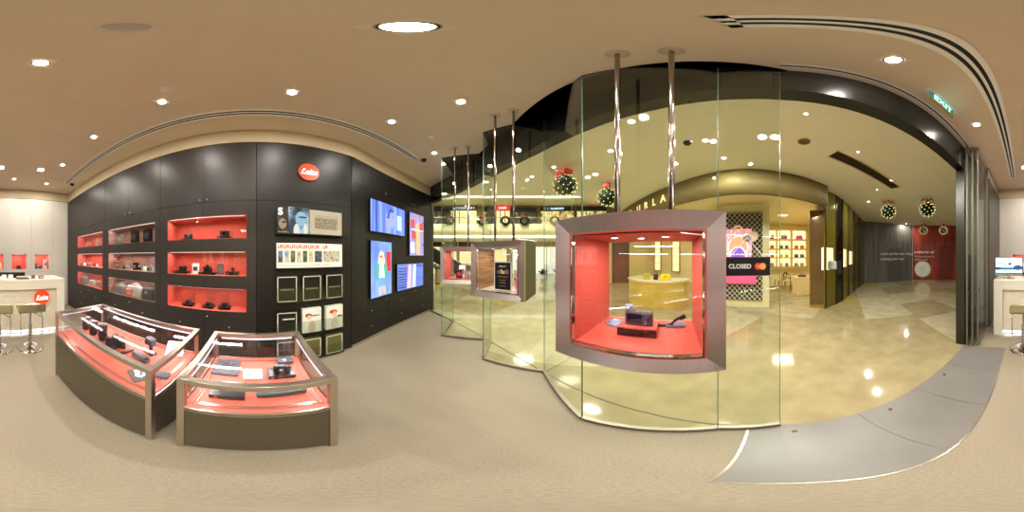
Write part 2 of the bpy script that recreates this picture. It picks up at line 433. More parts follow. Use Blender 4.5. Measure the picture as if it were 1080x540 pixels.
def downlight(label,grp,s=.07,power=20,col=(1,.93,.84),r=.042,area='shop'):
    t=thing('ceiling_downlight',label,'ceiling lamp',(0,0,0),0,grp)
    f=MB()
    for a in((-s,s,-s,-s*.72),(-s,s,s*.72,s),(-s,-s*.72,-s*.72,s*.72),(s*.72,s,-s*.72,s*.72)): f.box(a[0],a[1],a[2],a[3],-.010,-.0005)
    f.build('lamp_frame',M_tray,t)
    MB().lathe([(r*1.3,-.002),(r*1.3,-.008),(r,-.012)],20).build('lamp_ring',M_chr,t)
    MB().cyl((0,0,-.004),(0,0,-.012),r,n=20).build('bulb',M_lamp,t)
    light('AREA','lamp_light',(0,0,-.016),power,t,size=r*2,col=col)
    return t
DL=[(43,66,'over the beige carpet nearest the white desk'),(171,107,'nearest the left end of the glass display counters'),(308,97,'above the carpet in front of the round red wall logo'),(486,107,'beside the hanging poles of the middle display box'),
(413,128,'above the video screens'),(458,161,'in the corner by the glass shop front and screens'),(99,144,'over the dark cabinets near the slot vent'),(66,173.5,'near the end of the slot vent'),(49,193.5,'by the corner of white and dark cabinets'),(15,188.5,'above the white cabinets, left of the corner lamp'),
(942,63,'between the exit sign and the stone threshold, the biggest lamp there'),(1030,131,'over the parked glass doors')]
g0='square recessed downlights in the shop ceiling'
proto=downlight('square recessed ceiling downlight '+DL[0][2],g0,power=LW)
x,y=at_z(DL[0][0],DL[0][1],CEIL); proto.location=(x,y,CEIL)
for px,py,l in DL[1:]:
    x,y=at_z(px,py,CEIL); clone(proto,(x,y,CEIL),0,'square recessed ceiling downlight '+l,g0)
# plain square floodlights far end
for px,py,l in((43,179,'plain bright square lamp set flush in the ceiling in front of the white cabinets'),(1,176.5,'plain bright square lamp in the ceiling straight above the white desk')):
    x,y=at_z(px,py,CEIL); t=thing('square_lamp',l,'ceiling lamp',(x,y,CEIL)); MB().box(-.07,.07,-.07,.07,-.006,-.0005).build('lamp_frame',M_tray,t); MB().box(-.06,.06,-.06,.06,-.009,-.005).build('diffuser',M_lamp,t); light('AREA','lamp_light',(0,0,-.014),LW,t,size=.1)
# the big lamp overhead
x,y=at_z(430,28.5,CEIL); t=thing('square_lamp','large glaring ceiling lamp almost overhead with a square white trim','ceiling lamp',(x,y,CEIL))
MB().box(-.085,.085,-.085,.085,-.006,-.0005).build('lamp_frame',M_tray,t); MB().lathe([(.075,-.003),(.075,-.014),(.06,-.02)],24).build('lamp_ring',M_chr,t)
MB().cyl((0,0,-.005),(0,0,-.018),.062,n=24).build('bulb',M_lamp,t); light('AREA','lamp_light',(0,0,-.022),LW*1.6,t,size=.12)
# speaker grille and little sensors
x,y=at_z(133,28.5,CEIL); t=thing('ceiling_speaker','round pale ceiling speaker grille almost overhead','speaker',(x,y,CEIL))
MB().lathe([(.075,-.001),(.075,-.006),(.066,-.010),(.055,-.006)],32).build('speaker_rim',P('speaker_rim_grey','#ddd2c6',.5),t)
MB().lathe([(.055,-.006),(.04,-.007),(.03,-.010),(.015,-.007),(.0005,-.012)],32).build('grille',P('grille_grey','#c2b7b0',.6,.0),t)
for px,py,l in((175,94.5,'small round white sprinkler cap in the ceiling over the display counters'),(454.5,145,'small round white sprinkler cap in the ceiling near the shop front corner')):
    x,y=at_z(px,py,CEIL); tag(MB().lathe([(.045,0),(.042,-.008),(.0005,-.009)],20).build('sprinkler_cap',M_whitep,loc=(x,y,CEIL)),l,'sprinkler')
for px,py,l in((76,195,'small black dome camera on the ceiling at the white cabinet corner'),(447,169.5,'small black dome camera on the ceiling at the slot vent end by the screens')):
    x,y=at_z(px,py,CEIL-.03); t=thing('dome_camera',l,'security camera',(x,y,CEIL))
    MB().cyl((0,0,0),(0,0,-.02),.055,n=24).build('base',M_blk,t); MB().lathe([(.048,-.02),(.042,-.045),(.026,-.063),(.0005,-.07)],24).build('dome',P('smoked_dome','#16130f',.1),t)
# exit sign (hangs from the ceiling, faces the shop)
t=thing('exit_sign','green and white illuminated exit sign hanging from the ceiling by the shop entrance','exit sign',(.70,-1.29,CEIL),-pi/2)
MB().box(-.27,.27,-.035,.05,-.014,-.0005).build('ceiling_plate',M_whitep,t,bevel=.003)
MB().box(-.21,.21,-.005,.005,-.175,-.012).build('sign_panel',P('green_sign_panel','#27705a',.3,0,.02,5,emit='#27705a',es=.5),t)
MB().box(-.215,.215,-.009,.009,-.185,-.173).build('sign_edge',M_goldt,t)
text('EXIT',.15,P('mint_glow','#b8fff0',.4,emit='#b8fff0',es=1.5),t,(0,-.0065,-.09),'exit_letters',space=1.1,bold=.003)
# ================================================================== LEFT WALL CABINETS
def L(px): return wall_y(px)
KN=M_alu
def knob(parent,x,y,z,d=.022):
    MB().lathe([(.004,0),(.004,.012),(.011,.016),(.012,.022),(.0005,.024)],14,M=Matrix.Translation((x,y,z))@Matrix.Rotation(pi/2,4,'X')).build('knob',KN,parent)
NZ=[(.84,1.165),(1.335,1.66),(1.83,2.15)]
def niche_unit(y0,label,nx0,nx1,linings,body):
    """1.4 m wide tall cabinet: local x along the wall, -y into the room"""
    t=thing('wall_cabinet',label,'cabinet',(-2.1,y0,0),pi/2,'dark wall cabinets with lit niches')
    Wd=1.4; g=.002
    a,b=nx0-y0,nx1-y0
    bd=MB()                                        # carcass with three openings
    D=.42
    bd.box(0,a,.02,D,.08,CAB); bd.box(b,Wd,.02,D,.08,CAB)
    zs=[.08]+[z for p in NZ for z in p]+[CAB]
    for i in range(0,len(zs),2): bd.box(a,b,.02,D,zs[i],zs[i+1])
    bd.box(a,b,D-.02,D,.08,CAB)
    bd.build('carcass',body,t)
    MB().box(0,Wd,.04,D,0,.08).build('plinth',M_blk,t)
    for k,(xa,xb) in enumerate(((g,.7-g),(.7+g,Wd-g))):
        d=MB().box(xa,xb,0,.018,2.352,CAB-.003).build('door',body,t,bevel=.0015)
        knob(d,.7-.055 if k==0 else .7+.055,0,2.39)
        e=MB(); zl=[.722]+[z for p in NZ for z in p]+[2.348]
        e.box(xa if k==0 else b,a if k==0 else xb,0,.018,.722,2.348)
        for i in range(0,len(zl),2): e.box(max(xa,a),min(xb,b),0,.018,zl[i],zl[i+1])
        e=e.build('niche_door',body,t)
        if k==1: knob(e,.7+.05,0,.755)
        f=MB().box(xa,xb,0,.018,.402,.718).build('drawer',body,t,bevel=.0015); knob(f,(xa+xb)/2,0,.61)
        f=MB().box(xa,xb,0,.018,.084,.398).build('drawer',body,t,bevel=.0015); knob(f,(xa+xb)/2,0,.30)
    for (z0,z1),lin in zip(NZ,linings):
        n=MB(); e=.004; dd=.30
        n.box(a-.001,b+.001,.002,dd,z0-.001,z0+e); n.box(a-.001,b+.001,.002,dd,z1-e,z1+.001); n.box(a-.001,a+e,.002,dd,z0,z1); n.box(b-e,b+.001,.002,dd,z0,z1); n.box(a,b,dd,dd+.01,z0,z1)
        n.build('niche_lining',lin[0],t)
        s=MB().box(a+.03,b-.03,.03,.045,z1-.012,z1-.005).build('niche_strip_light',M_ledw,t)
        light('AREA','strip_light',((a+b)/2,.10,z1-.016),lin[1],t,size=(b-a)*.9,size_y=.05,col=(1,.93,.88),rot=(radians(-12),0,0))
        MB().box(a+.003,b-.003,.006,.010,z0+.004,z1-.004).build('niche_glass',M_cglass,t)
    return t
NP=4.0
U3=niche_unit(-1.397,'dark cabinet with three wide red-lined niches, behind the glass counters',-1.267,-.122,[(M_red,NP),(M_red,NP*1.3),(M_red,NP*1.3)],M_dark)
U2=niche_unit(-2.797,'dark cabinet with three grey-brown wood-lined niches, middle of the three',-2.675,-1.50,[(M_woodn,NP),(M_woodn,NP*1.4),(M_woodn,NP*1.2)],M_dark)
U1=niche_unit(-4.197,'dark cabinet with three red-lined niches nearest the white cabinets',-4.075,-2.89,[(M_red,NP*.8),(M_red,NP*1.6),(M_red,NP*.8)],M_dark)
t=thing('wall_cabinet','narrow dark filler cabinet tight in the corner by the white cabinets','cabinet',(-2.1,-4.74,0),pi/2)
MB().box(0,.54,.02,.42,0,CAB).build('carcass',M_dark,t); MB().box(.002,.538,0,.018,2.352,CAB-.003).build('door',M_dark,t,bevel=.0015); MB().box(.002,.538,0,.018,.02,2.348).build('door',M_dark,t,bevel=.0015)
# magazine wall (0 .. 1.395)
t=thing('wall_cabinet','plain black wall cabinet carrying the round red logo and the magazine racks','cabinet',(-2.1,.006,0),pi/2)
MB().box(0,1.387,.02,.42,0.02,CAB).build('carcass',M_dark2,t)
for xa,xb in((.002,1.385),):
    MB().box(xa,xb,0,.018,2.352,CAB-.003).build('door',M_dark2,t,bevel=.0015); MB().box(xa,xb,0,.018,.03,2.348).build('door',M_dark2,t,bevel=.0015)
# curved screen wall
def cstrip(Ya,Yb,z0,z1,off=.02,n=6):
    ys=[Ya+(Yb-Ya)*i/n for i in range(n+1)]; return MB().strip([(wx(v),v) for v in ys],off,z0,z1)
t=thing('wall_cabinet','curved black wall of doors and drawers that carries the four video screens','cabinet',(-2.2,2.7,0),0)
def cpart(name,mb,mat,par=None,):
    o=mb.build(name,mat); o.parent=par or t; o.location=(2.2,-2.7,0) if par is None else (0,0,0); return o
c=MB(); ys=[1.395+(4.01-1.395)*i/14 for i in range(15)]; c.strip([(wx(v)-.025,v) for v in ys],.33,.03,CAB); cpart('carcass',c,M_dark2)
Ys=[1.398,2.36,3.25,4.0]
for Ya,Yb in zip(Ys,Ys[1:]):
    for nm,z0,z1 in(('drawer',.07,.338),('drawer',.342,.688),('door',.692,2.838),('door',2.842,CAB-.003)):
        o=cpart(nm,cstrip(Ya+.002,Yb-.002,z0,z1),M_dark2)
        ym={('drawer'):(Ya+Yb)/2}.get(nm,Yb-.06 if Ya<3 else Ya+.06); zm={.07:.29,.342:.6,.692:.73,2.842:2.89}[z0]
        k=MB().lathe([(.004,0),(.004,.012),(.011,.016),(.012,.022),(.0005,.024)],14,M=Matrix.Translation((wx(ym)+.001,ym,zm))@Matrix.Rotation(pi/2,4,'Y')); cpart('knob',k,KN,o)
sk=cstrip(1.398,4.0,.0,.06,-.012); tag(sk.build('trim_5',M_alu),kind='structure')
# video screens
def screen(y0,y1,z0,z1,label,mat,extra=None,group='video screens on the curved wall'):
    ym=(y0+y1)/2; a=Vector((wx(y0),y0)); b=Vector((wx(y1),y1)); d=(b-a).normalized(); n=Vector((d.y,-d.x)); c=(a+b)/2
    W=(b-a).length
    sag=max(0,(Vector((wx(ym),ym))-c).dot(n))
    t=thing('video_screen',label,'screen',(c.x+n.x*(.012+sag),c.y+n.y*(.012+sag),(z0+z1)/2),faceto(n.x,n.y),group)
    H=z1-z0
    MB().box(-W/2,W/2,-.03,.0,-H/2,H/2).build('bezel',M_blk,t,bevel=.002)
    p=MB().box(-W/2+.012,W/2-.012,-.0315,-.029,-H/2+.012,H/2-.012).build('display',mat,t)
    if extra: extra(t,W,H)
    return t
def fig(t,parts):   # flat coloured shapes on a screen or print, all one mesh per colour
    for nm,col,polys,y,es in parts:
        m=MB()
        for pl in polys:
            if pl[0]=='e':
                _,cx,cz,rx,rz=pl; pts=[(cx+rx*cos(2*pi*k/20),cz+rz*sin(2*pi*k/20)) for k in range(20)]
            else: pts=pl[1]
            m.prism([(x,z) for x,z in pts],0,.0006,M=Matrix.Translation((0,y,0))@Matrix.Rotation(pi/2,4,'X'))
        m.build(nm,P('print_'+col.strip('#')+('g' if es else ''),col,.5,0,.05,20,emit=col if es else None,es=es),t)
SE=.62
def ex1(t,W,H):
    fig(t,[('figure','#8e9ad8',[('p',[(-.10,-H/2+.015),(-.13,.05),(-.05,.18),(.05,.24),(.12,.2),(.12,.08),(.165,0),(.13,-.02),(.14,-.08),(.11,-.16),(.03,-.19),(.0,-H/2+.015)])],-.0335,SE),
           ('figure','#3f52b0',[('p',[(-.10,.0),(-.05,.18),(.05,.24),(.12,.2),(.10,.15),(.0,.13),(-.02,.0)]),('p',[(-.42,-H/2+.015),(-.36,-H/2+.015),(-.36,H/2-.015),(-.42,H/2-.015)]),('p',[(.06,.05),(.1,.055),(.1,.035),(.06,.03)])],-.0343,SE),
           ('figure','#b9d6ff',[('p',[(.24,-.2),(.40,-.2),(.40,.12),(.24,.12)])],-.0337,SE)])
def ex3(t,W,H):
    fig(t,[('figure','#c8342e',[('p',[(.13,-.05),(.28,-.05),(.28,.33),(.13,.33)])],-.0333,SE),
           ('figure','#e3d2b2',[('e',-.02,.24,.075,.10),('p',[(-.10,.26),(-.14,.02),(-.05,.05),(.06,.04),(.12,.0),(.05,.28)]),('p',[(-.12,.1),(-.14,-.1),(.12,-.1),(.1,.1)])],-.0337,SE),
           ('figure','#f0b9a0',[('e',-.03,.22,.045,.065),('p',[(-.09,-.3),(-.08,-.48),(-.02,-.48),(0,-.3)]),('p',[(.02,-.3),(.03,-.48),(.1,-.48),(.1,-.3)])],-.0341,SE),
           ('figure','#4fa99a',[('p',[(-.16,.1),(-.20,-.16),(-.10,-.2),(-.07,.12)]),('p',[(.04,.12),(.14,.08),(.19,-.14),(.08,-.2)])],-.0345,SE),
           ('figure','#f5f5fa',[('p',[(-.07,.12),(-.09,-.16),(.07,-.16),(.04,.12)])],-.0345,SE),
           ('figure','#6ba6ff',[('p',[(-.10,-.16),(-.12,-.34),(0,-.32),(.1,-.34),(.09,-.16)])],-.0347,SE),
           ('figure','#b01b2a',[('e',-.055,.235,.02,.016),('e',-.005,.235,.02,.016)],-.0351,SE)])
def ex2(t,W,H):
    fig(t,[('figure','#c54a44',[('p',[(-.2,-.1),(.05,-.12),(.05,.05),(-.2,.08)]),('p',[(.1,.1),(.25,.1),(.25,.3),(.1,.3)]),('p',[(-.25,.15),(-.1,.15),(-.1,.35),(-.25,.35)])],-.0335,SE),
           ('figure','#efb58c',[('p',[(-.02,-.5),(-.06,.2),(.03,.38),(.1,.2),(.12,-.5)])],-.0341,SE),
           ('figure','#e8ecff',[('p',[(-.25,-.45),(-.1,-.45),(-.1,-.2),(-.25,-.2)]),('p',[(-.25,.1),(.25,.1),(.25,.12),(-.25,.12)])],-.0345,SE)])
def ex4(t,W,H):
    fig(t,[('figure','#e8b8d8',[('p',[(-.18,-.27),(-.12,.27),(.0,.27),(-.02,-.27)])],-.0335,SE),('figure','#cfe0ff',[('p',[(.02,-.27),(.06,.27),(.17,.27),(.15,-.27)])],-.0341,SE),
      ('figure','#2b2f66',[('p',[(-.46,-.24+.06*k),(-.18,-.24+.06*k),(-.18,-.22+.06*k),(-.46,-.22+.06*k)]) for k in range(8)],-.0337,SE)])
sc1=IMG('screen_blue_portrait',[('n',['#2a42c0','#6284ee','#94b4f8'],1,(9,1,.4))],SE)
sc2=IMG('screen_street',[('n',['#3c4cc0','#7f9aec','#b88aa8','#3f6fd0'],1,(5,1,5))],SE)
sc3=IMG('screen_woman',[('n',['#4463e0','#7396f0','#98bcfa'],1,(4,1,1))],SE)
sc4=IMG('screen_steps',[('n',['#3443a8','#6f86e2','#566fd8'],1,(1,1,30))],SE)
screen(1.80,2.89,2.03,2.65,'wide video screen showing a blue face in profile, top left of the four screens',sc1,ex1)
screen(3.06,3.64,1.6,2.66,'upright video screen showing a red and blue street scene, nearest the shop front',sc2,ex2)
screen(1.81,2.44,.83,1.88,'upright video screen showing a blonde person in sunglasses and shorts',sc3,ex3)
screen(2.62,3.62,.83,1.43,'wide video screen showing legs on striped steps, lower right of the four screens',sc4,ex4)
# ------------------------------------------------------------------ round red logo sign
def red_logo(name,label,loc,rz,r=.146):
    t=thing(name,label,'sign',loc,rz)
    MB().cyl((0,0,0),(0,-.03,0),r,n=48).build('disc',M_leica,t)
    m=MB().cyl((0,-.005,0),(0,-.022,0),r*1.02,n=48).build('rim',P('dark_red_rim','#7a1a10',.4),t)
    text('Leica',r*.92,M_glow,t,(-.004,-.0325,-.004),'script_lettering',shear=.38,space=.86,bold=.0022)
    MB().tube([(-r*.62,-.0325,-r*.28),(-r*.2,-.0325,-r*.33),(r*.35,-.0325,-r*.27),(r*.66,-.0325,-r*.15)],.0028,6).build('underline_stroke',M_glow,t)
    MB().tube([(-r*.66,-.0325,-r*.02),(-r*.5,-.0325,r*.02),(-r*.42,-.0325,r*.28),(-r*.3,-.0325,r*.36)],.003,6).build('script_flourish',M_glow,t)
    return t
red_logo('logo_sign','round red logo sign with white script, high on the black wall above the magazines',(-2.1,.70,2.84),pi/2)
# ------------------------------------------------------------------ magazine racks (thing depth 4cm off the black wall)
RX=-2.1; RY0,RY1=.258,1.197
def rack(z0,label,h=.03):
    t=thing('magazine_rack',label,'rack',(RX,(RY0+RY1)/2,z0),pi/2); W=(RY1-RY0)/2+.01
    b=MB(); b.box(-W,W,-.07,-.0005,0,.008); b.box(-W,W,-.07,-.064,0,.022); b.build('ledge',M_blk,t)
    return t
rack(1.870,'black ledge holding the large books below the round red wall logo')
rack(1.424,'black ledge holding the row of overlapping magazines')
def rk(px): return wall_y(px,-2.05)
# row 1 books
def flatbook(name,label,y0,y1,z0,z1,mat,th=.02,front=-.05,tilt=0,cat='book',group=None,X=RX):
    t=thing(name,label,cat,(X,(y0+y1)/2,z0),pi/2,group); W=(y1-y0)/2; H=z1-z0
    MB().box(-W,W,front,front+th,0,H).build('cover',mat,t,bevel=.001)
    MB().box(-W+.002,W-.002,front+.003,front+th-.001,-.0005,H-.003).build('pages',P('page_edges','#e7e0cd',.8),t)
    return t,W,H
t,W,H=flatbook('magazine','dark magazine with a large white S and half a face, left in the top rack',.265,.41,1.881,2.245,IMG('cover_dark_face',[('n',['#15130f','#2c2823','#5d5348'],1,(9,9,9)),('e','#9a8d7e',-.0,.14,.05,.07),('e','#1a1512',.02,.16,.03,.012)]),th=.02)
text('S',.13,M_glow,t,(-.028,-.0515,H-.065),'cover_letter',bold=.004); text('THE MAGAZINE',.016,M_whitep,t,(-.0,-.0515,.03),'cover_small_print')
t,W,H=flatbook('magazine','large blue and black portrait cover in the middle of the top rack',.414,.69,1.881,2.255,IMG('cover_blue_portrait',[('n',['#10141c','#33465f','#7ba0c6','#c6dcec'],1,(7,7,4)),('e','#86b4dc',.03,.21,.075,.10),('e','#1b2736',.055,.235,.06,.012),('e','#ccd9e4',-.03,.05,.04,.09),('e','#d2dde6',.09,.05,.03,.1)]),th=.02)
text('S',.12,P('cover_grey','#4a5562',.5),t,(-.095,-.0515,H-.06),'cover_letter',bold=.003)
t,W,H=flatbook('photo_book','pale grey book with a black and white group photograph, right end of the top rack',.70,1.19,1.881,2.235,P('pale_grey_cover','#b9b1a2',.6),th=.022)
MB().box(-.17,.17,-.0515,-.05,.09,.28).build('group_photograph',IMG('group_photo',[('n',['#3c372e','#8a8170','#bdb5a2'],1,(60,60,60)),('b','#aaa595',0,.26,.17,.018)]),t)
# row 2 magazines
mzc=['#6f93b5','#4a7db8','#9a9a3a','#7a5b40','#8c8a48','#c09030','#6f7f88','#4f4a48']
ys=[.262+.081*i for i in range(8)]
gm='overlapping white magazines with red mastheads on the second rack'
ML=['a blue picture, first from the left','a bright blue sky picture, second from the left','an olive green picture','a brown picture','a dull yellow-green picture','an orange and yellow picture','a slate grey picture']
for i,y0 in enumerate(ys):
    last=i==7; y1=y0+(.33 if last else .26); 
    if last: y0=.875; y1=1.19
    th=.003; fr=-.060+.0045*(7-i) if not last else -.061
    t=thing('magazine','white magazine with red masthead and a wide grey hillside picture, right end of the row' if last else 'white magazine with red masthead and '+ML[i],'magazine',(RX,(y0+y1)/2,1.433),pi/2,gm)
    W=(y1-y0)/2; MB().box(-W,W,fr,fr+th,0,.335).build('cover',M_whitep,t)
    MB().box(-W+.022,-W+.022+(.25 if last else .20),fr-.0006,fr,.085,.235).build('cover_picture',IMG('magpic%d'%i,[('n',[mzc[i],'#d8d2c0' if i%2 else '#3a4048',mzc[i]],1,(22,22,14))]),t)
    text('LFI',.062,P('masthead_red','#d8352c',.5),t,(-W+.012,fr-.0012,.285),'masthead',align='LEFT',space=.95,bold=.002,extrude=.0004)
    text('Leica Fotografie',.014,P('print_grey','#55504a',.5),t,(-W+.022,fr-.0012,.045),'small_print',align='LEFT',extrude=.0004)
# rows 3-5 : boxes behind acrylic fronts
def boxrack(z,label):
    t=thing('magazine_rack',label,'rack',(RX,(RY0+RY1)/2,z),pi/2); W=(RY1-RY0)/2+.01
    MB().box(-W,W,-.085,-.0005,0,.010).build('ledge',M_blk,t)
    MB().box(-W,W,-.085,-.080,.010,.20).build('acrylic_front',M_acr,t)
    return t
M_line=P('white_outline','#d9d5cb',.5)
def blackbox(y0,z0,label,mat=M_blk,lab2=None,w=.265,h=.345,frame=True):
    t=thing('boxed_camera_case',label,'box',(RX,y0+w/2,z0),pi/2)
    b=MB().box(-w/2,w/2,-.072,-.004,0,h).build('box_body',mat,t,bevel=.002)
    if frame:
        f=MB(); e=.012; 
        for a in((-w/2+.006,w/2-.006,.006,.006+e),(-w/2+.006,w/2-.006,h-.006-e,h-.006),(-w/2+.006,-w/2+.006+e,.006,h-.006),(w/2-.006-e,w/2-.006,.006,h-.006)): f.box(a[0],a[1],-.0735,-.072,a[2],a[3])
        f.build('white_outline',M_line,t)
    return t,w,h
def rackx(i): return RY0+.002+.335*i
pic_on=IMG('box_print_camera',[('n',['#0c0c0c','#1c1b1a','#2c2a28'],1,(9,9,9)),('b','#777066',0,.15,.06,.006)])
boxrack(.985,'black rack with an acrylic front holding three black boxes, directly below the magazines')
gb='black boxes with white outlines in the racks'
labs=['black box with white outline and a thin grey line, left in the upper box rack','black box with white outline, in the middle of the upper box rack','black box with white outline, right in the upper box rack']
for i in range(3):
    t,w_,h_=blackbox(rackx(i),.996,labs[i]); MB().box(-.09,.09,-.0738,-.0715,h_*.46,h_*.52).build('camera_print',P('silver_print','#8d867b',.4,.4),t)
    MB().lathe([(.025,0),(.025,.003),(.0005,.004)],16,M=Matrix.Translation((.06,-.072,h_*.42))@Matrix.Rotation(pi/2,4,'X')).build('round_print',P('dark_disc','#2d2a28',.3),t)
boxrack(.50,'black rack with an acrylic front holding two white photo boxes')
t,w_,h_=blackbox(rackx(0),.511,'black box with white outline and a slim white handle, left in the second box rack'); MB().box(-.06,.10,-.0738,-.0715,h_*.68,h_*.73).build('camera_print',M_line,t)
ph=IMG('print_portrait_a',[('n',['#f1efe9','#e6e2da'],1,(4,4,4)),('e','#9c3b2b',-.05,.27,.045,.03),('e','#3b2f2a',.03,.262,.09,.008),('e','#e8c4a4',-.04,.235,.03,.04),('e','#d9bfae',.0,.08,.05,.10)])
ph2=IMG('print_portrait_b',[('n',['#f1efe9','#e6e2da'],1,(4,4,4)),('e','#c33a22',-.02,.28,.06,.03),('e','#3b2f2a',.08,.2,.05,.012),('e','#e8c4a4',-.0,.235,.03,.05),('e','#e3cfc0',.0,.08,.06,.10)])
t,_,_=blackbox(rackx(1),.511,'white box printed with a red-haired portrait, middle of the second box rack',ph,frame=False,h=.37)
t,_,_=blackbox(rackx(2),.511,'white box printed with a portrait in a red hat, right in the second box rack',ph2,frame=False,h=.37)
boxrack(.045,'lowest black rack with an acrylic front, just above the floor')
for i,l in enumerate(('black box with white outline at the left of the lowest rack','olive green box with white outline in the middle of the lowest rack','olive green box with white outline at the right of the lowest rack')):
    blackbox(rackx(i),.056,l,M_blk if i==0 else P('olive_box','#5d5a2c',.5))
# ================================================================== WHITE CABINETS, DESK, STOOLS
XS=[-2.095,-1.59,-.923,-.235,.45,.72]
lab=['plain narrow white cabinet in the corner next to the dark cabinets','white cabinet with a red niche holding silver items, left of the others','white cabinet whose red niche holds one small dark camera','white cabinet with a red niche partly hidden by the monitor','plain narrow white cabinet beside the dark side panel']
NC=[None,-1.246,-.56,.116,None]
for i in range(5):
    x0,x1=XS[i],XS[i+1]; t=thing('white_cabinet',lab[i],'cabinet',(x0,-4.75,0),pi,'tall white cabinets behind the desk')
    Wd=x1-x0 # local x runs to -X, so place origin at right end
    t.location=(x1,-4.75,0); g=.002
    if NC[i] is None:
        MB().box(0,Wd,.02,.40,0,CAB).build('carcass',M_white,t)
        MB().box(g,Wd-g,0,.018,1.13,CAB-.003).build('door',M_white,t,bevel=.001); MB().box(g,Wd-g,0,.018,.03,1.126).build('door',M_white,t,bevel=.001)
        continue
    c=x1-NC[i]; a,b=c-.215,c+.215; z0,z1=1.21,1.655
    bd=MB(); bd.box(0,a,.02,.4,0,CAB); bd.box(b,Wd,.02,.4,0,CAB); bd.box(a,b,.02,.4,0,z0); bd.box(a,b,.02,.4,z1,CAB); bd.box(a,b,.36,.4,z0,z1); bd.build('carcass',M_white,t)
    d=MB(); d.box(g,a,0,.018,1.13,CAB-.003); d.box(b,Wd-g,0,.018,1.13,CAB-.003); d.box(a,b,0,.018,1.13,z0); d.box(a,b,0,.018,z1,CAB-.003); d.build('door',M_white,t)
    MB().box(g,Wd-g,0,.018,.03,1.126).build('door',M_white,t,bevel=.001)
    n=MB(); e=.004; n.box(a,b,.003,.32,z0,z0+e); n.box(a,b,.003,.32,z1-e,z1); n.box(a,a+e,.003,.32,z0,z1); n.box(b-e,b,.003,.32,z0,z1); n.box(a,b,.32,.33,z0,z1); n.build('niche_lining',M_red,t)
    MB().box(a+.05,b-.05,.03,.05,z1-.012,z1-.004).build('niche_strip_light',M_ledw,t); light('AREA','strip_light',(c,.12,z1-.016),3.5,t,size=.3,size_y=.05,col=(1,.93,.88))
# items in white niches (shelf z=1.214)
# ---- cameras and small goods
def camera(label,loc,rz,s=1.0,body=M_blk2,top=M_blk,lens=True,group=None,slr=False):
    t=thing('camera',label,'camera',loc,rz,group); W,Hh,D=.068*s,.075*s,.018*s
    b=MB().rbox(-W,W,-D,D,0,Hh*.82,r=.016*s).build('camera_body',body,t,bevel=.0015*s)
    tp=MB().rbox(-W*.98,W*.98,-D*.95,D*.95,Hh*.82,Hh,r=.015*s)
    if slr: tp.prism([(-.022*s,-.0),(.022*s,-.0),(.014*s,.03*s),(-.014*s,.03*s)],-.02*s,.02*s,M=Matrix.Translation((0,0,Hh*.98))@Matrix.Rotation(pi/2,4,'X'))
    tp.build('top_plate',top,t,bevel=.001*s)
    dl=MB(); dl.cyl((W*.62,0,Hh),(W*.62,0,Hh+.009*s),.011*s,n=16); dl.cyl((W*.3,0,Hh),(W*.3,0,Hh+.006*s),.007*s,n=12); dl.build('dial',M_silv if top is M_silv else M_chr,t)
    vf=MB(); vf.box(-W*.8,-W*.5,-D-.001*s,-D+.004*s,Hh*.84,Hh*.97); vf.build('viewfinder_window',P('dark_lens_glass','#101626',.05),t)
    if lens:
        l=MB(); y=-D; 
        for r,d in((.030,.010),(.027,.014),(.029,.012),(.026,.008)):
            l.cyl((0,y,Hh*.45),(0,y-d*s,Hh*.45),r*s,n=24); y-=d*s
        l=l.build('lens_barrel',M_blk if top is not M_silv else M_silv,t)
        MB().cyl((0,y+.001*s,Hh*.45),(0,y-.001*s,Hh*.45),.021*s,n=24).build('front_glass',P('dark_lens_glass','#101626',.05),l)
    if slr: MB().rbox(W*.6,W*1.08,-D*2.1,-D*.6,.004*s,Hh*.86,r=.008*s).build('hand_grip',body,t)
    return t
def plinth(label,loc,rz,w,d,h,mat=None,logo=True):
    t=thing('display_block',label,'display block',loc,rz)
    MB().box(-w/2,w/2,-d/2,d/2,0,h).build('block_body',mat or M_blk,t,bevel=.002)
    if logo: MB().cyl((-w*.36,-d/2,h*.5),(-w*.36,-d/2-.0012,h*.5),h*.22,n=16).build('round_badge',P('badge_silver','#aaa6a0',.3,.5),t)
    return t
def smallbox(label,loc,rz,w,d,h,mat,name='product_box',cat='box',face=None):
    t=thing(name,label,cat,loc,rz); MB().box(-w/2,w/2,-d/2,d/2,0,h).build('box_body',mat,t,bevel=.0015)
    MB().box(-w*.36,w*.36,-d/2-.001,-d/2+.001,h*.3,h*.7).build('box_label',face or M_silv,t); return t
def lensob(label,loc,r=.042,h=.15,group=None,top=M_blk):
    t=thing('camera_lens',label,'camera lens',loc,0,group)
    MB().lathe([(.0005,0),(r*.9,0),(r*.95,h*.1),(r,h*.12),(r,h*.42),(r*.93,h*.45),(r*.93,h*.58),(r*1.02,h*.6),(r*1.02,h*.86),(r*.9,h*.88)],28).build('barrel',M_blk,t)
    MB().lathe([(r*1.0,h*.86),(r*1.08,h*.88),(r*1.08,h*.98),(r*1.0,h),(.0005,h)],28).build('lens_cap',top,t)
    MB().lathe([(r*1.003,h*.30),(r*1.02,h*.32),(r*1.02,h*.40),(r*1.003,h*.42)],28).build('focus_ring',P('ribbed_rubber','#242426',.7,bump=.5,bscale=500),t)
    return t
def W_(y,z,dx=.12): return (-2.1-dx,y,z)           # a spot on a left wall niche floor
def ny(px,dx=.12):
    a,_=ang(px,270); return (-2.1-dx)/tan(a)
R9=pi/2
